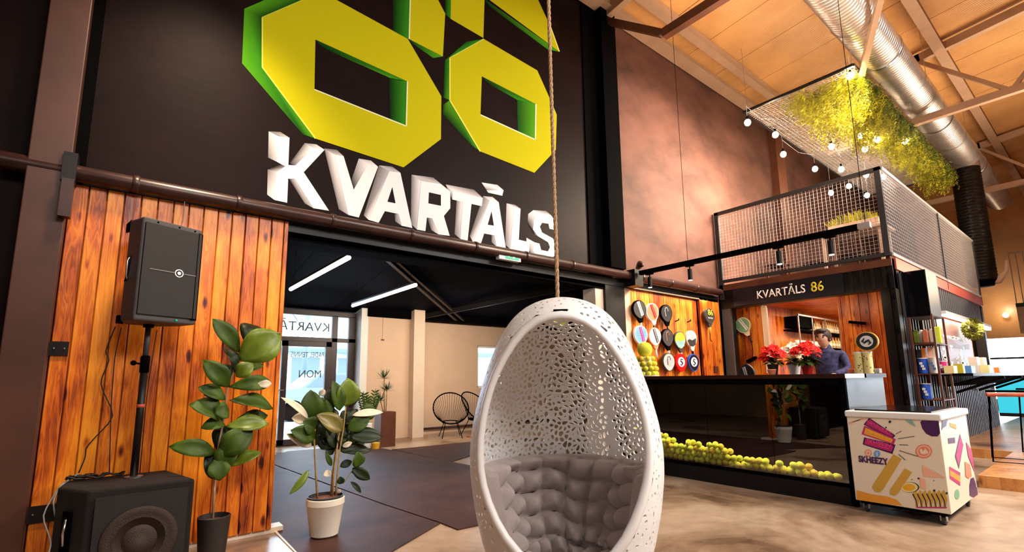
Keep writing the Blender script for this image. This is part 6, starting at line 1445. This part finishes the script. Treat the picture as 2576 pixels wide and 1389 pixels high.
stick([(1105, 790), (1130, 780), (1165, 860), (1190, 965), (1130, 945), (1098, 930), (1095, 850)], 'purple', 'purple_patch', SPt, z=.001); stick([(1140, 745), (1160, 760), (1168, 855), (1150, 858)], 'white', 'white_patch', SPt, z=.0016)
# ================================================================== FAR HALL
FXE = 22.0
def fx_(px, py): p = at(px, py, 0, FXE); return p
struct(MB().box((FXE, -12, 0), (FXE+.1, WY, .35)).build('wall_far_end', 'beige_wall'))
zA = fx_(2540, 850).z; zB = fx_(2540, 768).z
struct(MB().box((FXE, -12, zA), (FXE+.1, WY, 8.6)).build('wall_far_end', 'roof_panel'))
mb = MB()
for y in np.arange(-11, WY, 1.6): mb.box((FXE-.03, y, .35), (FXE+.08, y+.09, zA))
mb.box((FXE-.03, -11, 1.6), (FXE+.08, WY, 1.66)); struct(mb.build('window_3', 'window_frame'))
struct(MB().box((FXE+.02, -12, .35), (FXE+.03, WY, zA)).build('window_4', 'glass'))
g = thing('gallery_railing', (20.5, -.5, 3.3), 'distant upper gallery railing with thin upright bars at the right edge', 'railing')
zg0 = at(2540, 765, 0, 20).z; zg1 = at(2540, 640, 0, 20).z
part(MB().box((19.95, -6, zg0-.1), (20.1, 1.9, zg0)), 'gallery_edge', 'black_steel', g); part(MB().box((19.98, -6, zg1), (20.04, 1.9, zg1+.06)), 'handrail', 'planter_wood', g)
for y in np.arange(-4, 1.9, .14): part(MB().box((20, y-.01, zg0), (20.02, y+.01, zg1)), 'bar', 'cushion_light', g)
struct(MB().box((20.0, -6, zA+.0), (20.05, 1.9, zg0-.1)).build('trim_17', 'planter_wood'))
struct(MB().box((20.05, -6, zg0-.1), (21.9, 1.9, zg0)).build('trim_18', 'planter_wood'))
g = thing('cyan_glass', (17.5, .6, .9), 'large cyan glass screen behind the bar stools, its brightness put in as glow', 'screen')
p0 = at(2500, 945, 0, 17); p1 = at(2640, 1085, 0, 17)
part(MB().box((17, p1.y, max(.14, p1.z)), (17.06, p0.y, p0.z)), 'panel', 'cyan_panel', g); part(MB().box((16.98, p1.y, .12), (17.08, p0.y, max(.14, p1.z)+.06)), 'base_frame', 'window_frame', g)
point((21.2, at(2530, 793, 0, 21.8).y, 3.2), 30, WARM, .1, 'far_lamp_light'); mat('dim_glow', (1, .8, .5), .5, emit=(1, .7, .35), es=8); p = at(2530, 793, 0, 21.8); g = thing('wall_lamp', p, 'small round lamp glowing on the far wall at the right edge', 'lamp'); part(MB().ball(p, .08, 14), 'globe', 'dim_glow', g, True); part(MB().tube([p, (22.0, p.y, p.z)], .02, 6), 'arm', 'black', g)
